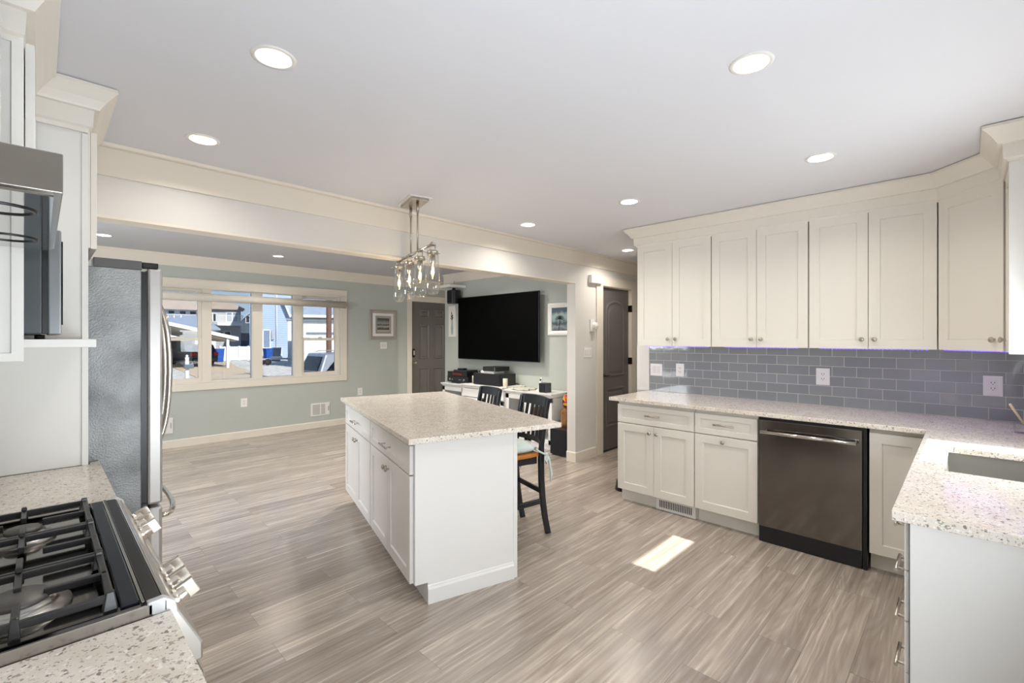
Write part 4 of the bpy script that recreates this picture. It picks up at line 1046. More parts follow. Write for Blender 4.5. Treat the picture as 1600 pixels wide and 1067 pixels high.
MB().box(4.60, 4.88, 4.84, 5.12, .9525, 1.015).build('case', mat('soft_black', '1E1F20', .4), t, bevel=.004, world=True); MB().box(4.598, 4.601, 4.86, 4.87, .958, 1.01).build('edge_light', NICK, t, world=True)
def candle(y, r_, h_, lab, x=4.62, zt=.723):
    t = thing('pillar_candle', lab, 'candle', (x, y, zt))
    MB().lathe([(0, 0), (r_, 0), (r_, h_), (r_*.85, h_+.002), (r_*.3, h_-.008), (0, h_-.01)], (0, 0, 0), 'z', 20).build('wax', mat('cream_wax', 'E8DCC8', .5), t)
    MB().tube([(0, 0, h_-.01), (.001, 0, h_+.008)], .0012, 6).build('wick', SLOT, t)
candle(4.665, .034, .115, 'cream pillar candle right of the wide black speaker', zt=.7455)
candle(5.345, .010, .12, 'slim pale taper candle left of the wide black speaker', 4.60, zt=.7455)
# papers / cable pile, phone, cube speaker
t = thing('table_runner', 'rumpled pale cloth lying on the right part of the console', 'cloth', (4.7, 4.4, .723))
b = MB(); n = 14; G = []
for i in range(n+1):
    G.append([b.bm.verts.new((4.56+.28*i/n, 4.24+.32*j/n, .7232+.012+.010*math.sin(i*1.7+j*.9)+.008*math.sin(j*2.3-i))) for j in range(n+1)])
for i in range(n):
    for j in range(n): b._f([G[i][j], G[i+1][j], G[i+1][j+1], G[i][j+1]])
o = b.build('fabric', mat('pale_linen', 'C9C4B4', .8), t, world=True, smooth=True); m_ = o.modifiers.new('s', 'SOLIDIFY'); m_.thickness = .008; m_.offset = -1
t = thing('cable', 'coiled pale cable trailing over the console edge by the cloth', 'cable', (4.56, 4.3, .723))
pts = [(4.56+.03*math.cos(k*.7), 4.40-.012*k+.03*math.sin(k*.9), .729+.002*math.sin(k)) for k in range(18)]
MB().tube(pts, .004, 6).build('cord', mat('cable_grey', 'A8A294', .5), t, world=True)
t = thing('cordless_phone', 'white cordless phone upright in its base on the console', 'phone', (4.72, 4.10, .723))
MB().box(4.68, 4.76, 4.06, 4.14, .723, .75).build('base', PLATE, t, bevel=.008, world=True)
MB().hexa([(4.70, 4.078, .745), (4.73, 4.078, .745), (4.73, 4.122, .745), (4.70, 4.122, .745), (4.735, 4.082, .90), (4.757, 4.082, .90), (4.757, 4.118, .90), (4.735, 4.118, .90)]).build('handset', PLATE, t, bevel=.006, world=True)
MB().hexa([(4.722, 4.088, .86), (4.724, 4.088, .86), (4.724, 4.112, .86), (4.722, 4.112, .86), (4.729, 4.088, .888), (4.731, 4.088, .888), (4.731, 4.112, .888), (4.729, 4.112, .888)]).build('screen', BLACK, t, world=True)
t = thing('cube_speaker', 'small dark grey cube speaker near the right end of the console', 'speaker', (4.66, 3.99, .723))
MB().box(4.615, 4.735, 3.915, 4.03, .7235, .845).build('cabinet', mat('grey_speaker', '43474C', .4), t, bevel=.006, world=True)
MB().box(4.608, 4.616, 3.92, 4.025, .728, .84).build('grille', MATS['speaker_cloth'], t, bevel=.002, world=True)
# corner speaker with its little shelf
t = thing('wall_shelf', 'small white tilted shelf above the hanging speaker', 'shelf', (4.88, 6.15, 2.30))
MB().hexa([(4.66, 6.00, 2.272), (4.975, 5.95, 2.272), (4.975, 6.30, 2.272), (4.70, 6.33, 2.272), (4.66, 6.00, 2.315), (4.975, 5.95, 2.315), (4.975, 6.30, 2.315), (4.70, 6.33, 2.315)]).build('board', WHITE, t, bevel=.003, world=True)
MB().tube([(4.96, 6.24, 2.315), (4.955, 6.25, 2.36), (4.975, 6.27, 2.47)], .003, 6).build('wire', SLOT, t, world=True)
t = thing('corner_speaker', 'black angular speaker hanging below the small shelf near the front door', 'speaker', (4.86, 6.13, 1.99))
b = MB().prism([(4.76, 6.06), (4.80, 6.02), (4.86, 6.015), (4.93, 6.04), (4.93, 6.23), (4.80, 6.23), (4.765, 6.19)], 2.01, 2.235, 'z'); b.build('cabinet', BLACK, t, bevel=.01, world=True)
MB().box(4.83, 4.87, 6.10, 6.14, 2.235, 2.272).build('bracket', BLACK, t, world=True)
MB().hexa([(4.752, 6.068, 2.03), (4.756, 6.068, 2.03), (4.761, 6.183, 2.03), (4.757, 6.183, 2.03), (4.752, 6.068, 2.215), (4.756, 6.068, 2.215), (4.761, 6.183, 2.215), (4.757, 6.183, 2.215)]).build('grille', MATS['speaker_cloth'], t, world=True)
# canvas with vase
t = thing('canvas_print', 'narrow white canvas with a flower vase left of the television', 'picture', (4.97, 6.29, 1.5))
MB().box(4.955, 4.978, 6.21, 6.40, 1.46, 1.985).build('canvas', mat('canvas_white', 'E4E1DA', .8), t, bevel=.002, world=True)
b = MB().prism([(6.30-.018, 1.50), (6.30+.018, 1.50), (6.30+.028, 1.60), (6.30+.014, 1.70), (6.30+.018, 1.73), (6.30-.018, 1.73), (6.30-.014, 1.70), (6.30-.028, 1.60)], 4.952, 4.955, 'x'); b.build('painted_vase', mat('painted_aqua', '9DB0A8', .8, var=.15), t, world=True)
b = MB()
for a_, b2 in ((-.03, .06), (.02, .09), (.0, .12), (.035, .05), (-.02, .10), (.01, .15)): b.tube([(4.953, 6.30, 1.73), (4.952, 6.30+a_*.5, 1.73+b2*.6), (4.952, 6.30+a_, 1.73+b2)], [.002, .003, .008], 6)
b.build('painted_flowers', mat('painted_dark', '55504A', .8), t, world=True)
# framed palm picture
def seascape(name, palette, scale=9, z0=0, rngs=None):
    m = bpy.data.materials.new(name); m.use_nodes = True
    n = m.node_tree.nodes; l = m.node_tree.links; b = n['Principled BSDF']; b.inputs['Roughness'].default_value = .5
    tc = n.new('ShaderNodeTexCoord'); s = n.new('ShaderNodeSeparateXYZ'); l.new(tc.outputs['Generated'], s.inputs[0])
    ns = n.new('ShaderNodeTexNoise'); ns.inputs['Scale'].default_value = scale; ns.inputs['Detail'].default_value = 6; l.new(tc.outputs['Generated'], ns.inputs['Vector'])
    a = n.new('ShaderNodeMath'); a.operation = 'MULTIPLY_ADD'; a.inputs[1].default_value = .35; l.new(ns.outputs['Fac'], a.inputs[0]); l.new(s.outputs['Z'], a.inputs[2])
    r_ = n.new('ShaderNodeValToRGB'); e = r_.color_ramp.elements
    e[0].position = palette[0][0]; e[0].color = srgb(palette[0][1]); e[1].position = palette[-1][0]; e[1].color = srgb(palette[-1][1])
    for p_, c_ in palette[1:-1]: q = e.new(p_); q.color = srgb(c_)
    l.new(a.outputs[0], r_.inputs[0]); l.new(r_.outputs[0], b.inputs['Base Color']); return m
t = thing('framed_picture', 'white framed palm tree picture on the wall right of the television', 'picture', (4.97, 3.93, 1.7))
def frame(t, wmin, wmax, z0, z1, wd_, dp, m, axis, pos, sgn, name='frame'):
    b = MB(); V = b.bm.verts.new
    def P(u, z, d_): return (u, pos-d_, z) if axis == 'y' else (pos-d_, u, z)
    def R(i, d_): return [V(P(wmin+i, z0+i, d_)), V(P(wmax-i, z0+i, d_)), V(P(wmax-i, z1-i, d_)), V(P(wmin+i, z1-i, d_))]
    L = [R(0, 0), R(0, dp*.8), R(wd_*.25, dp), R(wd_*.7, dp*.75), R(wd_, dp*.5), R(wd_, 0)]
    for A, B in zip(L[:-1], L[1:]):
        for k in range(4): b._f([A[k], A[(k+1) % 4], B[(k+1) % 4], B[k]])
    b.build(name, m, t, world=True)
frame(t, 3.70, 4.165, 1.475, 1.915, .062, .03, WHITE, 'x', 4.979, 1)
MB().box(4.968, 4.978, 3.76, 4.105, 1.535, 1.855).build('print', seascape('palm_scene', [(.15, '3A444A'), (.35, '8F9698'), (.5, '3C4A50'), (.66, '8CA5A5'), (.85, '9DB3B0'), (1.0, '4A5A6A')], 5), t, world=True)
b = MB()
for k in range(9):
    a = -.3+k*PI*1.15/8; b.tube([(4.966, 3.96, 1.70), (4.965, 3.96-.05*math.cos(a), 1.70+.045*math.sin(a)), (4.966, 3.96-.09*math.cos(a), 1.70+.05*math.sin(a)-.012)], [.004, .005, .001], 5)
b.tube([(4.966, 3.98, 1.54), (4.966, 3.965, 1.62), (4.966, 3.96, 1.70)], [.004, .003, .003], 6)
b.build('palm_silhouette', mat('palm_dark', '15191C', .7), t, world=True)
# framed seascape on the front wall
t = thing('framed_picture', 'grey framed black and white seascape on the sage front wall', 'picture', (4.285, YF, 1.68))
frame(t, 4.02, 4.55, 1.41, 1.935, .06, .03, mat('driftwood_frame', 'A79F93', .5, var=.08), 'y', YF, 1)
MB().box(4.078, 4.492, YF-.012, YF-.002, 1.468, 1.877).build('mat_board', PLATE, t, world=True)
frame(t, 4.135, 4.44, 1.515, 1.83, .03, .012, MATS['driftwood_frame'], 'y', YF-.012, 1, 'inner_frame')
MB().box(4.172, 4.405, YF-.0165, YF-.0125, 1.585, 1.79).build('photo', seascape('bw_sea', [(.05, '1A1A1A'), (.3, '55544F'), (.45, 'B9B6AC'), (.6, '23272A'), (.72, 'A5A49C'), (1.1, '4E504E')], 6), t, world=True)
MB().box(4.160, 4.417, YF-.0125, YF-.012, 1.545, 1.80).build('photo_backing', mat('backing_tan', 'B8B2A4', .6), t, world=True)
# subwoofer, stump, glass sculpture
t = thing('subwoofer', 'black subwoofer box on the floor behind the wall end', 'subwoofer', (4.56, 3.56, 0))
MB().box(4.43, 4.80, 3.42, 3.685, .012, .325).build('cabinet', BLKW, t, bevel=.006, world=True)
MB().box(4.421, 4.43, 3.43, 3.675, .02, .318).build('grille', MATS['speaker_cloth'], t, bevel=.003, world=True)
b = MB()
for x in (4.46, 4.76):
    for y in (3.45, 3.65): b.lathe([(0, 0), (.015, 0), (.015, .012), (0, .012)], (x, y, 0), 'z', 10)
b.build('feet', BLACK, t, world=True)
t = thing('wooden_stump', 'light brown driftwood stump standing on the subwoofer', 'wood ornament', (4.64, 3.625, .325))
b = MB(); V = b.bm.verts.new; rings = []
for z, r_ in ((0, .052), (.04, .046), (.10, .044), (.17, .047), (.205, .05), (.215, .044), (.212, .02)):
    rings.append([V((r_*(1+.16*math.sin(3*a+z*9)+.06*math.sin(7*a))*math.cos(a)+z*.05, r_*(1+.16*math.sin(3*a+z*9))*math.sin(a), z+.012*math.sin(2*a)*(z > .2))) for a in [k*2*PI/20 for k in range(20)]])
for A, B in zip(rings[:-1], rings[1:]):
    for k in range(20): b._f([A[k], A[(k+1) % 20], B[(k+1) % 20], B[k]])
b._f(rings[-1]); b._f(rings[0][::-1])
b.build('trunk', mat('driftwood', '9A6B3E', .6, var=.3, vscale=14, stretch=(3, 3, .6)), t, smooth=True)
MB().lathe([(0, -.004), (.008, -.003), (.006, 0)], (-.047, -.012, .17), 'x', 10).build('knot_hole', SLOT, t)
def glassart():
    m = bpy.data.materials.new('multicolour_glass'); m.use_nodes = True
    n = m.node_tree.nodes; l = m.node_tree.links; b = n['Principled BSDF']; b.inputs['Roughness'].default_value = .08
    tc = n.new('ShaderNodeTexCoord'); v = n.new('ShaderNodeTexVoronoi'); v.inputs['Scale'].default_value = 26; l.new(tc.outputs['Object'], v.inputs['Vector'])
    s = n.new('ShaderNodeSeparateColor'); l.new(v.outputs['Color'], s.inputs[0]); r_ = n.new('ShaderNodeValToRGB'); r_.color_ramp.interpolation = 'CONSTANT'; e = r_.color_ramp.elements
    e[0].color = srgb('C9281A'); e[1].position = .85; e[1].color = srgb('E9E2C8')
    for p_, c_ in ((.22, 'D9A92A'), (.42, '1E3A2C'), (.55, 'D5641E'), (.7, '1B1D33')): q = e.new(p_); q.color = srgb(c_)
    l.new(s.outputs[0], r_.inputs[0]); l.new(r_.outputs[0], b.inputs['Base Color']); return m
t = thing('glass_sculpture', 'multicoloured glass ornament of stacked rounded shapes above the stump', 'ornament', (4.66, 3.60, .537))
b = MB()
b.lathe([(0, 0), (.015, .003), (.045, .025), (.058, .06), (.056, .10), (.05, .135), (.034, .17), (.012, .19), (0, .192)], (0, 0, .004), 'z', 20)
b.build('glass_body', glassart(), t)
MB().lathe([(0, -.004), (.02, -.003), (.022, .006), (.012, .010), (0, .012)], (0, 0, .0), 'z', 16).build('glass_foot', BLACK, t)
MB().tube([(0, 0, .19), (.01, .01, .205), (.02, .03, .20), (.03, .04, .18)], [.014, .012, .008, .004], 8).build('curl', mat('green_glass', '2E5A3A', .1), t)

# window shade roll and rod
t = thing('rolled_shade', 'pale rolled-up shade hanging across the top of the front window', 'window shade', (2.25, YF-.07, 1.97))
ny = []
b = MB().tube([(.98, YF-.075, 1.985), (3.555, YF-.075, 1.985)], .055, 20); b.build('roll', mat('shade_fabric', 'CFC7BB', .8, bump=.2, bscale=150), t, world=True)
MB().box(.99, 3.49, YF-.045, YF-.019, 2.11, 2.128).build('head_rail', TRIM, t, world=True)
b = MB()
for x in (1.3, 2.2, 3.1): b.tube([(x, YF-.03, 2.12), (x, YF-.045, 2.03)], .0015, 5)
b.build('cord', WHITE, t, world=True)

# jar with wooden utensil on the counter, doorstop, robot vacuum
t = thing('utensil_jar', 'small clear glass jar at the right edge of the counter', 'jar', (3.78, -.225, .9145))
MB().lathe([(0, .002), (.036, .002), (.040, .006), (.040, .05), (.038, .052), (.036, .05), (.036, .006), (0, .005)], (0, 0, 0), 'z', 24).build('jar_body', BULBG, t)
MB().lathe([(0, 0), (.037, 0), (.037, .002), (0, .002)], (0, 0, 0), 'z', 24).build('jar_base', mat('violet_tint_glass', 'A79BB8', .1), t)
t = thing('wooden_skewer', 'thin pale wooden stick leaning out of the small glass jar', 'wooden stick', (3.78, -.225, .92))
MB().tube([(.03, -.02, .004), (-.045, .055, .155)], [.005, .006], 8).build('stick', mat('bamboo', 'D8C7A6', .6), t)
t = thing('soap_dispenser', 'clear glass bottle with rounded shoulders at the right picture edge', 'bottle', (3.62, -.262, .9145))
MB().lathe([(0, .0), (.04, .0), (.042, .01), (.042, .12), (.03, .15), (.034, .17), (.044, .20), (.036, .235), (.018, .25), (0, .252)], (0, 0, 0), 'z', 24).build('bottle_body', BULBG, t)
MB().lathe([(0, .252), (.012, .252), (.012, .275), (0, .277)], (0, 0, 0), 'z', 14).build('stopper', CHROME, t)
t = thing('doorstop', 'small tan curled object on the floor at the foot of the closet door', 'doorstop', (5.28, 3.10, 0))
MB().tube([(5.20, 3.12, .09), (5.215, 3.10, .05), (5.26, 3.08, .028), (5.31, 3.07, .028), (5.35, 3.08, .06)], [.010, .018, .026, .022, .010], 10).build('curl', mat('tan_hide', 'C39A5E', .6), t, world=True)
MB().tube([(5.225, 3.09, .06), (5.235, 3.07, .10)], [.012, .005], 8).build('prong', MATS['tan_hide'], t, world=True)
t = thing('pet_bowl', 'small round black bowl on the floor at the hallway end of the base cabinets', 'bowl', (3.895, 2.315, 0))
MB().lathe([(0, 0), (.09, 0), (.092, .02), (.082, .085), (.078, .088), (.074, .085), (.072, .03), (0, .025)], (0, 0, 0), 'z', 32).build('bowl_body', BLACK, t)
MB().lathe([(.092, 0), (.096, .004), (.092, .012)], (0, 0, 0), 'z', 32).build('rubber_foot', BLACK, t)
#OUTDOOR
# ================================================================ OUTSIDE THE FRONT WINDOW
G = -.75
def gravel():
    m = bpy.data.materials.new('pebble_gravel'); m.use_nodes = True
    n = m.node_tree.nodes; l = m.node_tree.links; b = n['Principled BSDF']; b.inputs['Roughness'].default_value = .9
    tc = n.new('ShaderNodeTexCoord'); v = n.new('ShaderNodeTexVoronoi'); v.inputs['Scale'].default_value = 9; l.new(tc.outputs['Object'], v.inputs['Vector'])
    s = n.new('ShaderNodeSeparateColor'); l.new(v.outputs['Color'], s.inputs[0]); r_ = n.new('ShaderNodeValToRGB'); e = r_.color_ramp.elements
    e[0].color = srgb('8D877E'); e[1].color = srgb('E2DED4'); l.new(s.outputs[0], r_.inputs[0]); l.new(r_.outputs[0], b.inputs['Base Color']); return m
MB().box(-60, 90, YF+.17, 140, G-.2, G).build('ground', gravel(), kind='structure')
MB().prism([(3.5, 9), (9.0, 9), (9.2, 31), (12.4, 52), (7.6, 52), (6.1, 31)], G, G+.03, 'z').build('driveway', mat('tan_concrete', 'BBA88D', .85, var=.06, vscale=1.5), kind='structure')
HW = lines('white_lap_siding', 'DCDDDE', 'A5A8AC', .2, duty=.18); HB = lines('light_blue_siding', 'A3B6CC', '7C90A8', .20, duty=.2); HG = lines('grey_siding', 'A9ABAE', '8B8E92', .25)
HD = lines('slate_blue_siding', '3D4C5C', '2F3B48', .25); SH = mat('grey_shingle', '8C97A5', .9, var=.15, vscale=4); TSH = mat('tan_shingle', 'A89A8C', .9, var=.12, vscale=4); WB = mat('white_board', 'D8D8D6', .6, var=.02)
WG = mat('dark_window_glass', '2A333D', .1, var=0)
def win(t, x0, x1, y, z0, z1, m=None):
    o = MB().box(x0-.08, x1+.08, y-.05, y, z0-.08, z1+.08).build('window', WB, t, world=True)
    g = MB().box(x0, x1, y-.06, y-.045, z0, z1).build('pane', m or WG, o); g.data.transform(t.matrix_basis.inverted())
# grey-roofed house
t = thing('house', 'house with long grey shingle roof and small upper windows, seen in the left window section', 'house', (3, 60, G))
MB().box(3, 12.3, 60, 68, G, 4.5).build('wall', HW, t, world=True)
MB().hexa([(2.5, 59.4, 4.45), (12.8, 59.4, 4.45), (12.8, 68.5, 4.45), (2.5, 68.5, 4.45), (2.5, 63.5, 6.3), (12.8, 63.5, 6.3), (12.8, 64.5, 6.3), (2.5, 64.5, 6.3)]).build('roof', TSH, t, world=True)
MB().hexa([(3, 53, 2.2), (12.6, 53, 2.2), (12.6, 60, 3.7), (3, 60, 3.7), (3, 53, 2.35), (12.6, 53, 2.35), (12.6, 60, 3.85), (3, 60, 3.85)]).build('lower_roof', SH, t, world=True)
MB().box(3.2, 12.3, 53.4, 60, G, 2.25).build('front_wing', HW, t, world=True)
for x in (8.6, 9.5, 10.5, 11.4): win(t, x, x+.5, 60, 4.0, 4.3)
MB().box(7.2, 7.4, 55.2, 55.4, 2.5, 3.3).build('vent_pipe', SLOT, t, world=True)
MB().box(11.95, 12.12, 59.5, 59.75, 2.6, 4.6).build('downspout', WB, t, world=True)
# balcony house
t = thing('house', 'two-storey grey house with a white balcony railing, seen through the window', 'house', (13.4, 66, G))
MB().box(13.4, 17.8, 66, 69.5, G, 5.0).build('wall', HG, t, world=True)
MB().prism([(13.0, 4.95), (18.2, 4.95), (18.2, 5.1), (15.2, 6.6), (13.0, 5.5)], 65.6, 69.8, 'y').build('roof', TSH, t, world=True)
MB().box(15.3, 17.95, 64.6, 66, 2.95, 3.3).build('balcony_floor', WB, t, world=True)
b = MB().box(15.3, 17.95, 64.62, 64.68, 4.15, 4.23).box(15.3, 17.95, 64.62, 64.68, 3.4, 3.46)
for i in range(23): b.box(15.3+i*.12, 15.35+i*.12, 64.63, 64.67, 3.3, 4.2)
b.build('railing', WB, t, world=True)
for x in (16.3, 16.95): win(t, x, x+.5, 66, 3.45, 4.6, mat('pale_glass', '7E8D99', .1))
for x in (15.3, 16.1): win(t, x, x+.55, 65.9, 1.2, 2.2)
for x in (14.5, 14.9): win(t, x, x+.25, 66, 3.5, 4.4)
# dark gable house
t = thing('house', 'dark slate-blue gabled house with one small window', 'house', (18.9, 72, G))
MB().prism([(18.9, G), (26, G), (26, 3.2), (22.4, 6.7), (18.9, 3.0)], 72, 82, 'y').build('wall', HD, t, world=True)
MB().prism([(18.7, 2.9), (22.4, 6.65), (26.2, 3.0), (26.2, 3.25), (22.4, 6.95), (18.7, 3.15)], 71.7, 82, 'y').build('roof', mat('pale_trim_roof', '9AA3AB', .8), t, world=True)
win(t, 20.2, 20.6, 72, 3.6, 4.5)
# light blue house
t = thing('house', 'tall light blue sided house with a white downspout in the right centre window section', 'house', (14.95, 52, G))
MB().box(14.95, 18.75, 52, 64, G, 9.5).build('wall', HB, t, world=True)
MB().tube([(17.38, 51.9, G+.3), (17.38, 51.9, 9.2)], .07, 8).build('downspout', WB, t, world=True)
b = MB().box(16.1, 16.2, 51.92, 52, G+.2, 2.3).box(16.75, 16.85, 51.92, 52, G+.2, 2.3).box(16.1, 16.85, 51.92, 52, 2.2, 2.3); b.build('door_trim', WB, t, world=True)
MB().box(16.2, 16.75, 51.95, 52, G+.2, 2.2).build('door', mat('blue_grey_door', '71839A', .6), t, world=True)
b = MB().box(15.3, 17.9, 50.6, 50.66, .40, .48)
for i in range(14): b.box(15.3+i*.19, 15.36+i*.19, 50.6, 50.65, -.3, .42)
b.box(15.3, 17.9, 50.6, 52, -.35, -.25); b.build('stoop_railing', WB, t, world=True)
MB().box(16.9, 17.12, 51.8, 52, 1.3, 2.2).build('meter_box', mat('meter_grey', '9DA5AE', .5), t, world=True)
MB().hexa([(18.75, 51.4, 3.2), (18.9, 51.4, 3.2), (18.9, 64, 3.2), (18.75, 64, 3.2), (17.9, 51.4, 5.4), (18.1, 51.4, 5.4), (18.1, 64, 5.4), (17.9, 64, 5.4)]).build('gable_trim', WB, t, world=True)
# white garage
t = thing('garage', 'white sided garage building with dark eave line in the right window section', 'garage', (13.3, 36, G))
MB().box(13.3, 22, 36, 40, G, 3.0).build('wall', HW, t, world=True)
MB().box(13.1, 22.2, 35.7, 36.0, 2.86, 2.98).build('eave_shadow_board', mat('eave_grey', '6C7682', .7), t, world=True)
MB().box(13.1, 22.2, 35.5, 35.7, 2.98, 3.18).build('fascia', WB, t, world=True)
MB().hexa([(13.1, 35.5, 3.15), (22.2, 35.5, 3.15), (22.2, 40.5, 3.15), (13.1, 40.5, 3.15), (13.1, 37.9, 4.6), (22.2, 37.9, 4.6), (22.2, 38.1, 4.6), (13.1, 38.1, 4.6)]).build('roof', SH, t, world=True)
MB().box(14.4, 16.9, 35.95, 36, G, 1.65).build('garage_door', WB, t, world=True)
MB().box(14.2, 17.1, 35.93, 36, 1.75, 1.85).build('door_header', mat('eave_grey', '6C7682'), t, world=True)
t = thing('white_shed', 'white building corner standing between the blue house and the garage', 'shed', (15.2, 42.4, G))
MB().box(15.2, 16.3, 42.4, 43.6, G, 3.0).build('wall', WB, t, world=True); MB().box(15.1, 16.4, 42.3, 43.7, 3.0, 3.15).build('roof', SH, t, world=True)
# utility pole
t = thing('utility_pole', 'brown wooden utility pole in the right window section', 'utility pole', (8.90, 20, G))
MB().lathe([(.115, 0), (.11, 4), (.10, 10), (0, 10)], (0, 0, 0), 'z', 14).build('pole', mat('creosote_wood', '6E5347', .9, var=.2, vscale=12, stretch=(4, 4, .5)), t)
MB().box(-.8, .8, -.06, .06, 9.2, 9.35).build('crossarm', MATS['creosote_wood'], t)
# fence: countable panels and posts
t = thing('vinyl_fence', 'long pale vinyl privacy fence across the gravel yard', 'fence', (14, 50, G))
for i in range(4):
    x = 12.6+i*.8
    MB().box(x-.7, x-.01, 50, 50.04, G+.05, .62).build('fence_panel', lines('vinyl_panel', 'DADFE4', 'A4AEB8', .21, horiz=False, duty=.16), t, world=True)
    MB().box(x-.8, x-.7, 49.97, 50.07, G, .70).build('fence_post', WB, t, world=True)
# carport
t = thing('carport', 'white open carport with sloping roof over the dark parked car', 'carport', (8, 44, G))
MB().hexa([(4.0, 38, 2.78), (10.2, 38, 1.25), (10.2, 50, 1.25), (4.0, 50, 2.78), (4.0, 38, 3.03), (10.2, 38, 1.5), (10.2, 50, 1.5), (4.0, 50, 3.03)]).build('roof', WB, t, world=True)
MB().hexa([(4.1, 38.2, 2.70), (10.1, 38.2, 1.18), (10.1, 49.8, 1.18), (4.1, 49.8, 2.70), (4.1, 38.2, 2.75), (10.1, 38.2, 1.23), (10.1, 49.8, 1.23), (4.1, 49.8, 2.75)]).build('soffit', mat('soffit_grey', 'A9A399', .8), t, world=True)
for x, y in ((9.54, 38.2), (9.7, 49.6), (4.4, 38.2)): MB().box(x-.08, x+.08, y-.08, y+.08, G, 1.5 if x > 5 else 2.8).build('post', WB, t, world=True)
MB().box(4.2, 6.25, 38.6, 38.8, G, 2.2).build('side_panel', HW, t, world=True)
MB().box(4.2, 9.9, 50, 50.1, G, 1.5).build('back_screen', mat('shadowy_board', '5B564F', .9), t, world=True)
# cars
def car(name, label, loc, rz, paint, tail):
    t = thing(name, label, 'car', loc, rz)
    L, W = 4.7, 1.86; hw = W/2
    prof = [(-2.33, .42), (-2.36, .62), (-2.30, .98), (-2.22, 1.05), (.95, 1.06), (1.9, .98), (2.28, .82), (2.34, .55), (2.28, .30), (1.85, .28), (1.80, .50), (1.62, .70), (1.32, .70), (1.14, .50), (1.08, .26), (-1.02, .26), (-1.08, .50), (-1.26, .70), (-1.56, .70), (-1.74, .50), (-1.80, .28), (-2.28, .32)]
    MB().prism(prof, -hw, hw, 'y').build('body', paint, t, bevel=.05)
    b = MB().hexa([(-2.22, -hw+.04, 1.02), (1.1, -hw+.04, 1.02), (1.1, hw-.04, 1.02), (-2.22, hw-.04, 1.02), (-1.95, -hw+.20, 1.66), (.25, -hw+.20, 1.68), (.25, hw-.20, 1.68), (-1.95, hw-.20, 1.66)])
    b.build('cabin', paint, t, bevel=.05)
    for s in (-1, 1):
        def P(x, z): 
            k = (z-1.02)/.65; return (x, s*(hw-.04-.16*k+.008), z)
        for pts in ([(-2.0, 1.10), (-1.30, 1.10), (-1.12, 1.56), (-1.55, 1.56)], [(-1.22, 1.10), (-.35, 1.10), (-.35, 1.58), (-1.02, 1.58)], [(-.25, 1.10), (.82, 1.10), (.22, 1.58), (-.25, 1.58)]):
            b = MB(); V = b.bm.verts.new
            A = [V(P(x, z)) for x, z in pts]; B = [V((x, P(x, z)[1]-s*.02, z)) for x, z in pts]
            b._f(A); b._f(B[::-1])
            for k in range(4): b._f([A[k], A[(k+1) % 4], B[(k+1) % 4], B[k]])
            b.build('side_window', BLKGL, t)
        for x in (-1.41, 1.47):
            w_ = MB().lathe([(.0, -.11), (.20, -.115), (.22, -.10), (.33, -.11), (.345, -.08), (.345, .08), (.33, .11), (.22, .10), (.20, .115), (0, .11)], (x, s*(hw-.12), .345), 'y', 24).build('wheel', mat('tyre_rubber', '1A1A1B', .8), t)
            MB().lathe([(0, 0), (.20, 0), (.21, .01), (0, .02)], (x, s*(hw-.12)+s*.105-(0.0 if s > 0 else .02), .345), 'y', 16).build('hubcap', STEEL, w_)
        MB().prism([(-2.38, .80), (-2.20, .78), (-2.0, .90), (-2.02, 1.02), (-2.24, 1.07), (-2.34, 1.0)], s*(hw-.32) if s > 0 else -hw-.008, (hw+.008) if s > 0 else -(hw-.32), 'y').build('tail_light', tail, t, bevel=.01)
        MB().box(-2.35, -2.0, s*(hw+.001)-.006, s*(hw+.001)+.006, .92, .95).build('reflector_strip', WHITE, t)
    b = MB().hexa([(-2.235, -.66, 1.10), (-2.20, -.66, 1.10), (-2.20, .66, 1.10), (-2.235, .66, 1.10), (-2.02, -.58, 1.56), (-1.98, -.58, 1.56), (-1.98, .58, 1.56), (-2.02, .58, 1.56)]); b.build('rear_window', BLKGL, t)
    MB().hexa([(.26, -.62, 1.62), (.30, -.62, 1.62), (.30, .62, 1.62), (.26, .62, 1.62), (1.10, -.72, 1.06), (1.13, -.72, 1.06), (1.13, .72, 1.06), (1.10, .72, 1.06)]).build('windscreen', BLKGL, t)
    MB().box(-2.40, -2.30, -.25, .25, .70, .84).build('number_plate', PLATE, t)
    for s in (-1, 1): MB().tube([(-1.7, s*.68, 1.69), (-1.6, s*.68, 1.73), (0, s*.68, 1.74), (.1, s*.68, 1.70)], .018, 6).build('roof_rail', paint, t)
    MB().box(-2.40, -2.28, -.85, .85, .36, .56).build('bumper', mat('bumper_grey', '4A4C50', .5), t, bevel=.03)
    return t
TL = mat('red_tail_light', 'C01818', .15, emit='801010', estr=.0)
car('parked_suv', 'silver estate-style car parked close to the right window section', (8.62, 15.95, G), 0.0, mat('silver_car_paint', 'A9ACB0', .25, .6), TL)
car('parked_suv', 'dark blue-black car parked tail-out beneath the white carport', (8.75, 45.2, G), PI/2+.18, mat('dark_car_paint', '2E3540', .2, .5), TL)
# mailbox
t = thing('mailbox_post', 'white mailbox post with dark box in the gravel, left window section', 'mailbox', (4.45, 24, G))
MB().box(-.06, .06, -.06, .06, 0, 1.3).build('post', WB, t); MB().lathe([(.08, 1.3), (.08, 1.34), (.03, 1.37), (.06, 1.42), (0, 1.48)], (0, 0, 0), 'z', 12).build('finial', WB, t)
MB().box(-.12, .22, -.18, .1, .88, 1.06).build('box', mat('mailbox_grey', '5E6A72', .5), t, bevel=.02)
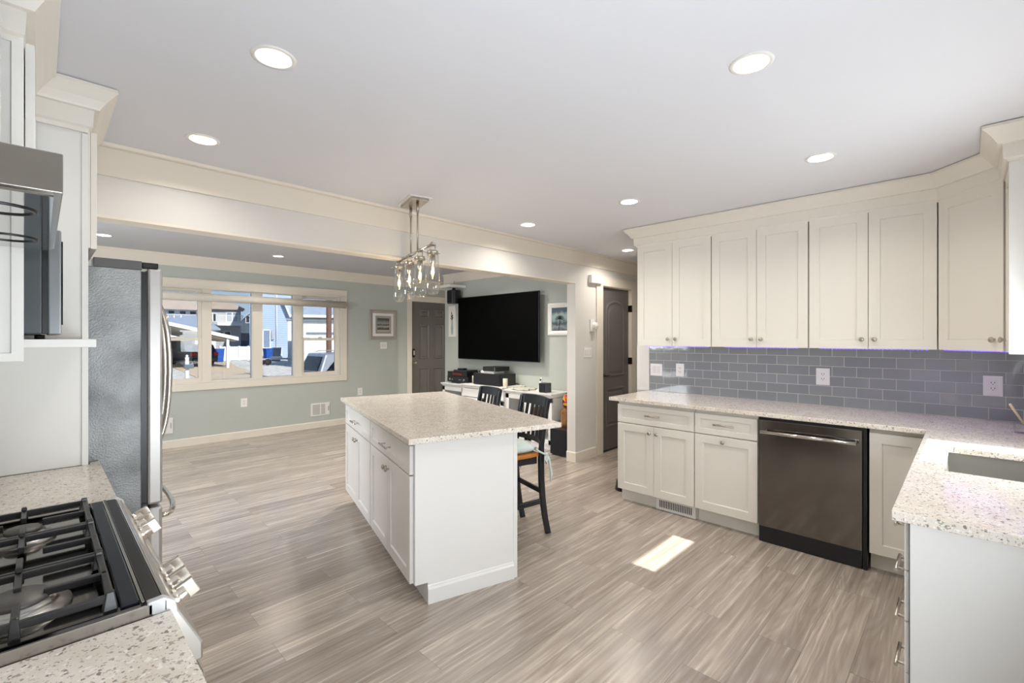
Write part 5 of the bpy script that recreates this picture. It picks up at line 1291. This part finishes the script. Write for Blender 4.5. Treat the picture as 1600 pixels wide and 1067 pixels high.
# bins
def bin_(label, x, y, m, h=1.1, rz=0):
    t = thing('wheelie_bin', label, 'bin', (x, y, G), rz)
    MB().hexa([(-.24, -.26, .04), (.24, -.26, .04), (.24, .26, .04), (-.24, .26, .04), (-.31, -.34, h), (.31, -.34, h), (.31, .34, h), (-.31, .34, h)]).build('bin_body', m, t, bevel=.02)
    MB().box(-.33, .33, -.36, .38, h, h+.09).build('lid', m, t, bevel=.03)
    b = MB()
    for s in (-1, 1): b.lathe([(0, -.03), (.12, -.03), (.12, .03), (0, .03)], (s*.27, .24, .12), 'x', 14)
    b.build('wheels', BLACK, t)
BB = mat('bin_blue', '1C4FA0', .5)
bin_('blue wheelie bin leaning beside the grey bin at the blue house', 14.75, 46, BB, 1.15, .15); bin_('dark wheelie bin left of the blue bin', 13.95, 46.9, mat('bin_black', '22262C', .5), 1.15)
bin_('grey wheelie bin right of the blue bin', 15.5, 46, mat('bin_grey', '6A7480', .5), 1.2); bin_('blue wheelie bin behind the dark car under the carport', 11.35, 48, BB, 1.15)
# trailer
t = thing('boat_trailer', 'low empty white and metal trailer on the gravel by the bins', 'trailer', (13.1, 40.5, G))
b = MB().box(-.9, 1.6, -.5, -.42, .42, .52).box(-.9, 1.6, .42, .5, .42, .52)
for x in (-.9, -.2, .5, 1.2): b.box(x, x+.07, -.5, .5, .40, .50)
b.build('trailer_frame', mat('galvanised', 'B9BEC2', .4, .6), t)
for s in (-1, 1): MB().lathe([(0, -.08), (.22, -.08), (.26, 0), (.22, .08), (0, .08)], (-.3, s*.6, .26), 'y', 18).build('wheel', MATS['tyre_rubber'], t)
MB().box(.1, .9, -.3, .3, .50, .66).build('white_bunk', WB, t, bevel=.03)
t = thing('storage_drum', 'small pale container standing next to the trailer', 'container', (15.9, 47.0, G))
MB().lathe([(0, 0), (.25, 0), (.27, .05), (.27, .62), (.22, .68), (0, .70)], (0, 0, 0), 'z', 18).build('drum', mat('drum_grey', 'A6A79F', .6), t); MB().lathe([(0, .70), (.1, .70), (.1, .76), (0, .76)], (0, 0, 0), 'z', 12).build('cap', SLOT, t)

for o in COL.objects:
    if o.parent is None and o.get('category') in ('house', 'garage', 'shed'):
        a = {'grey-roofed': 0}.get('', -math.atan2(o.location.x, o.location.y))
        if 'long grey shingle' in o['label']: a = 0
        o.rotation_euler = (0, 0, a - (.02 if a else 0))
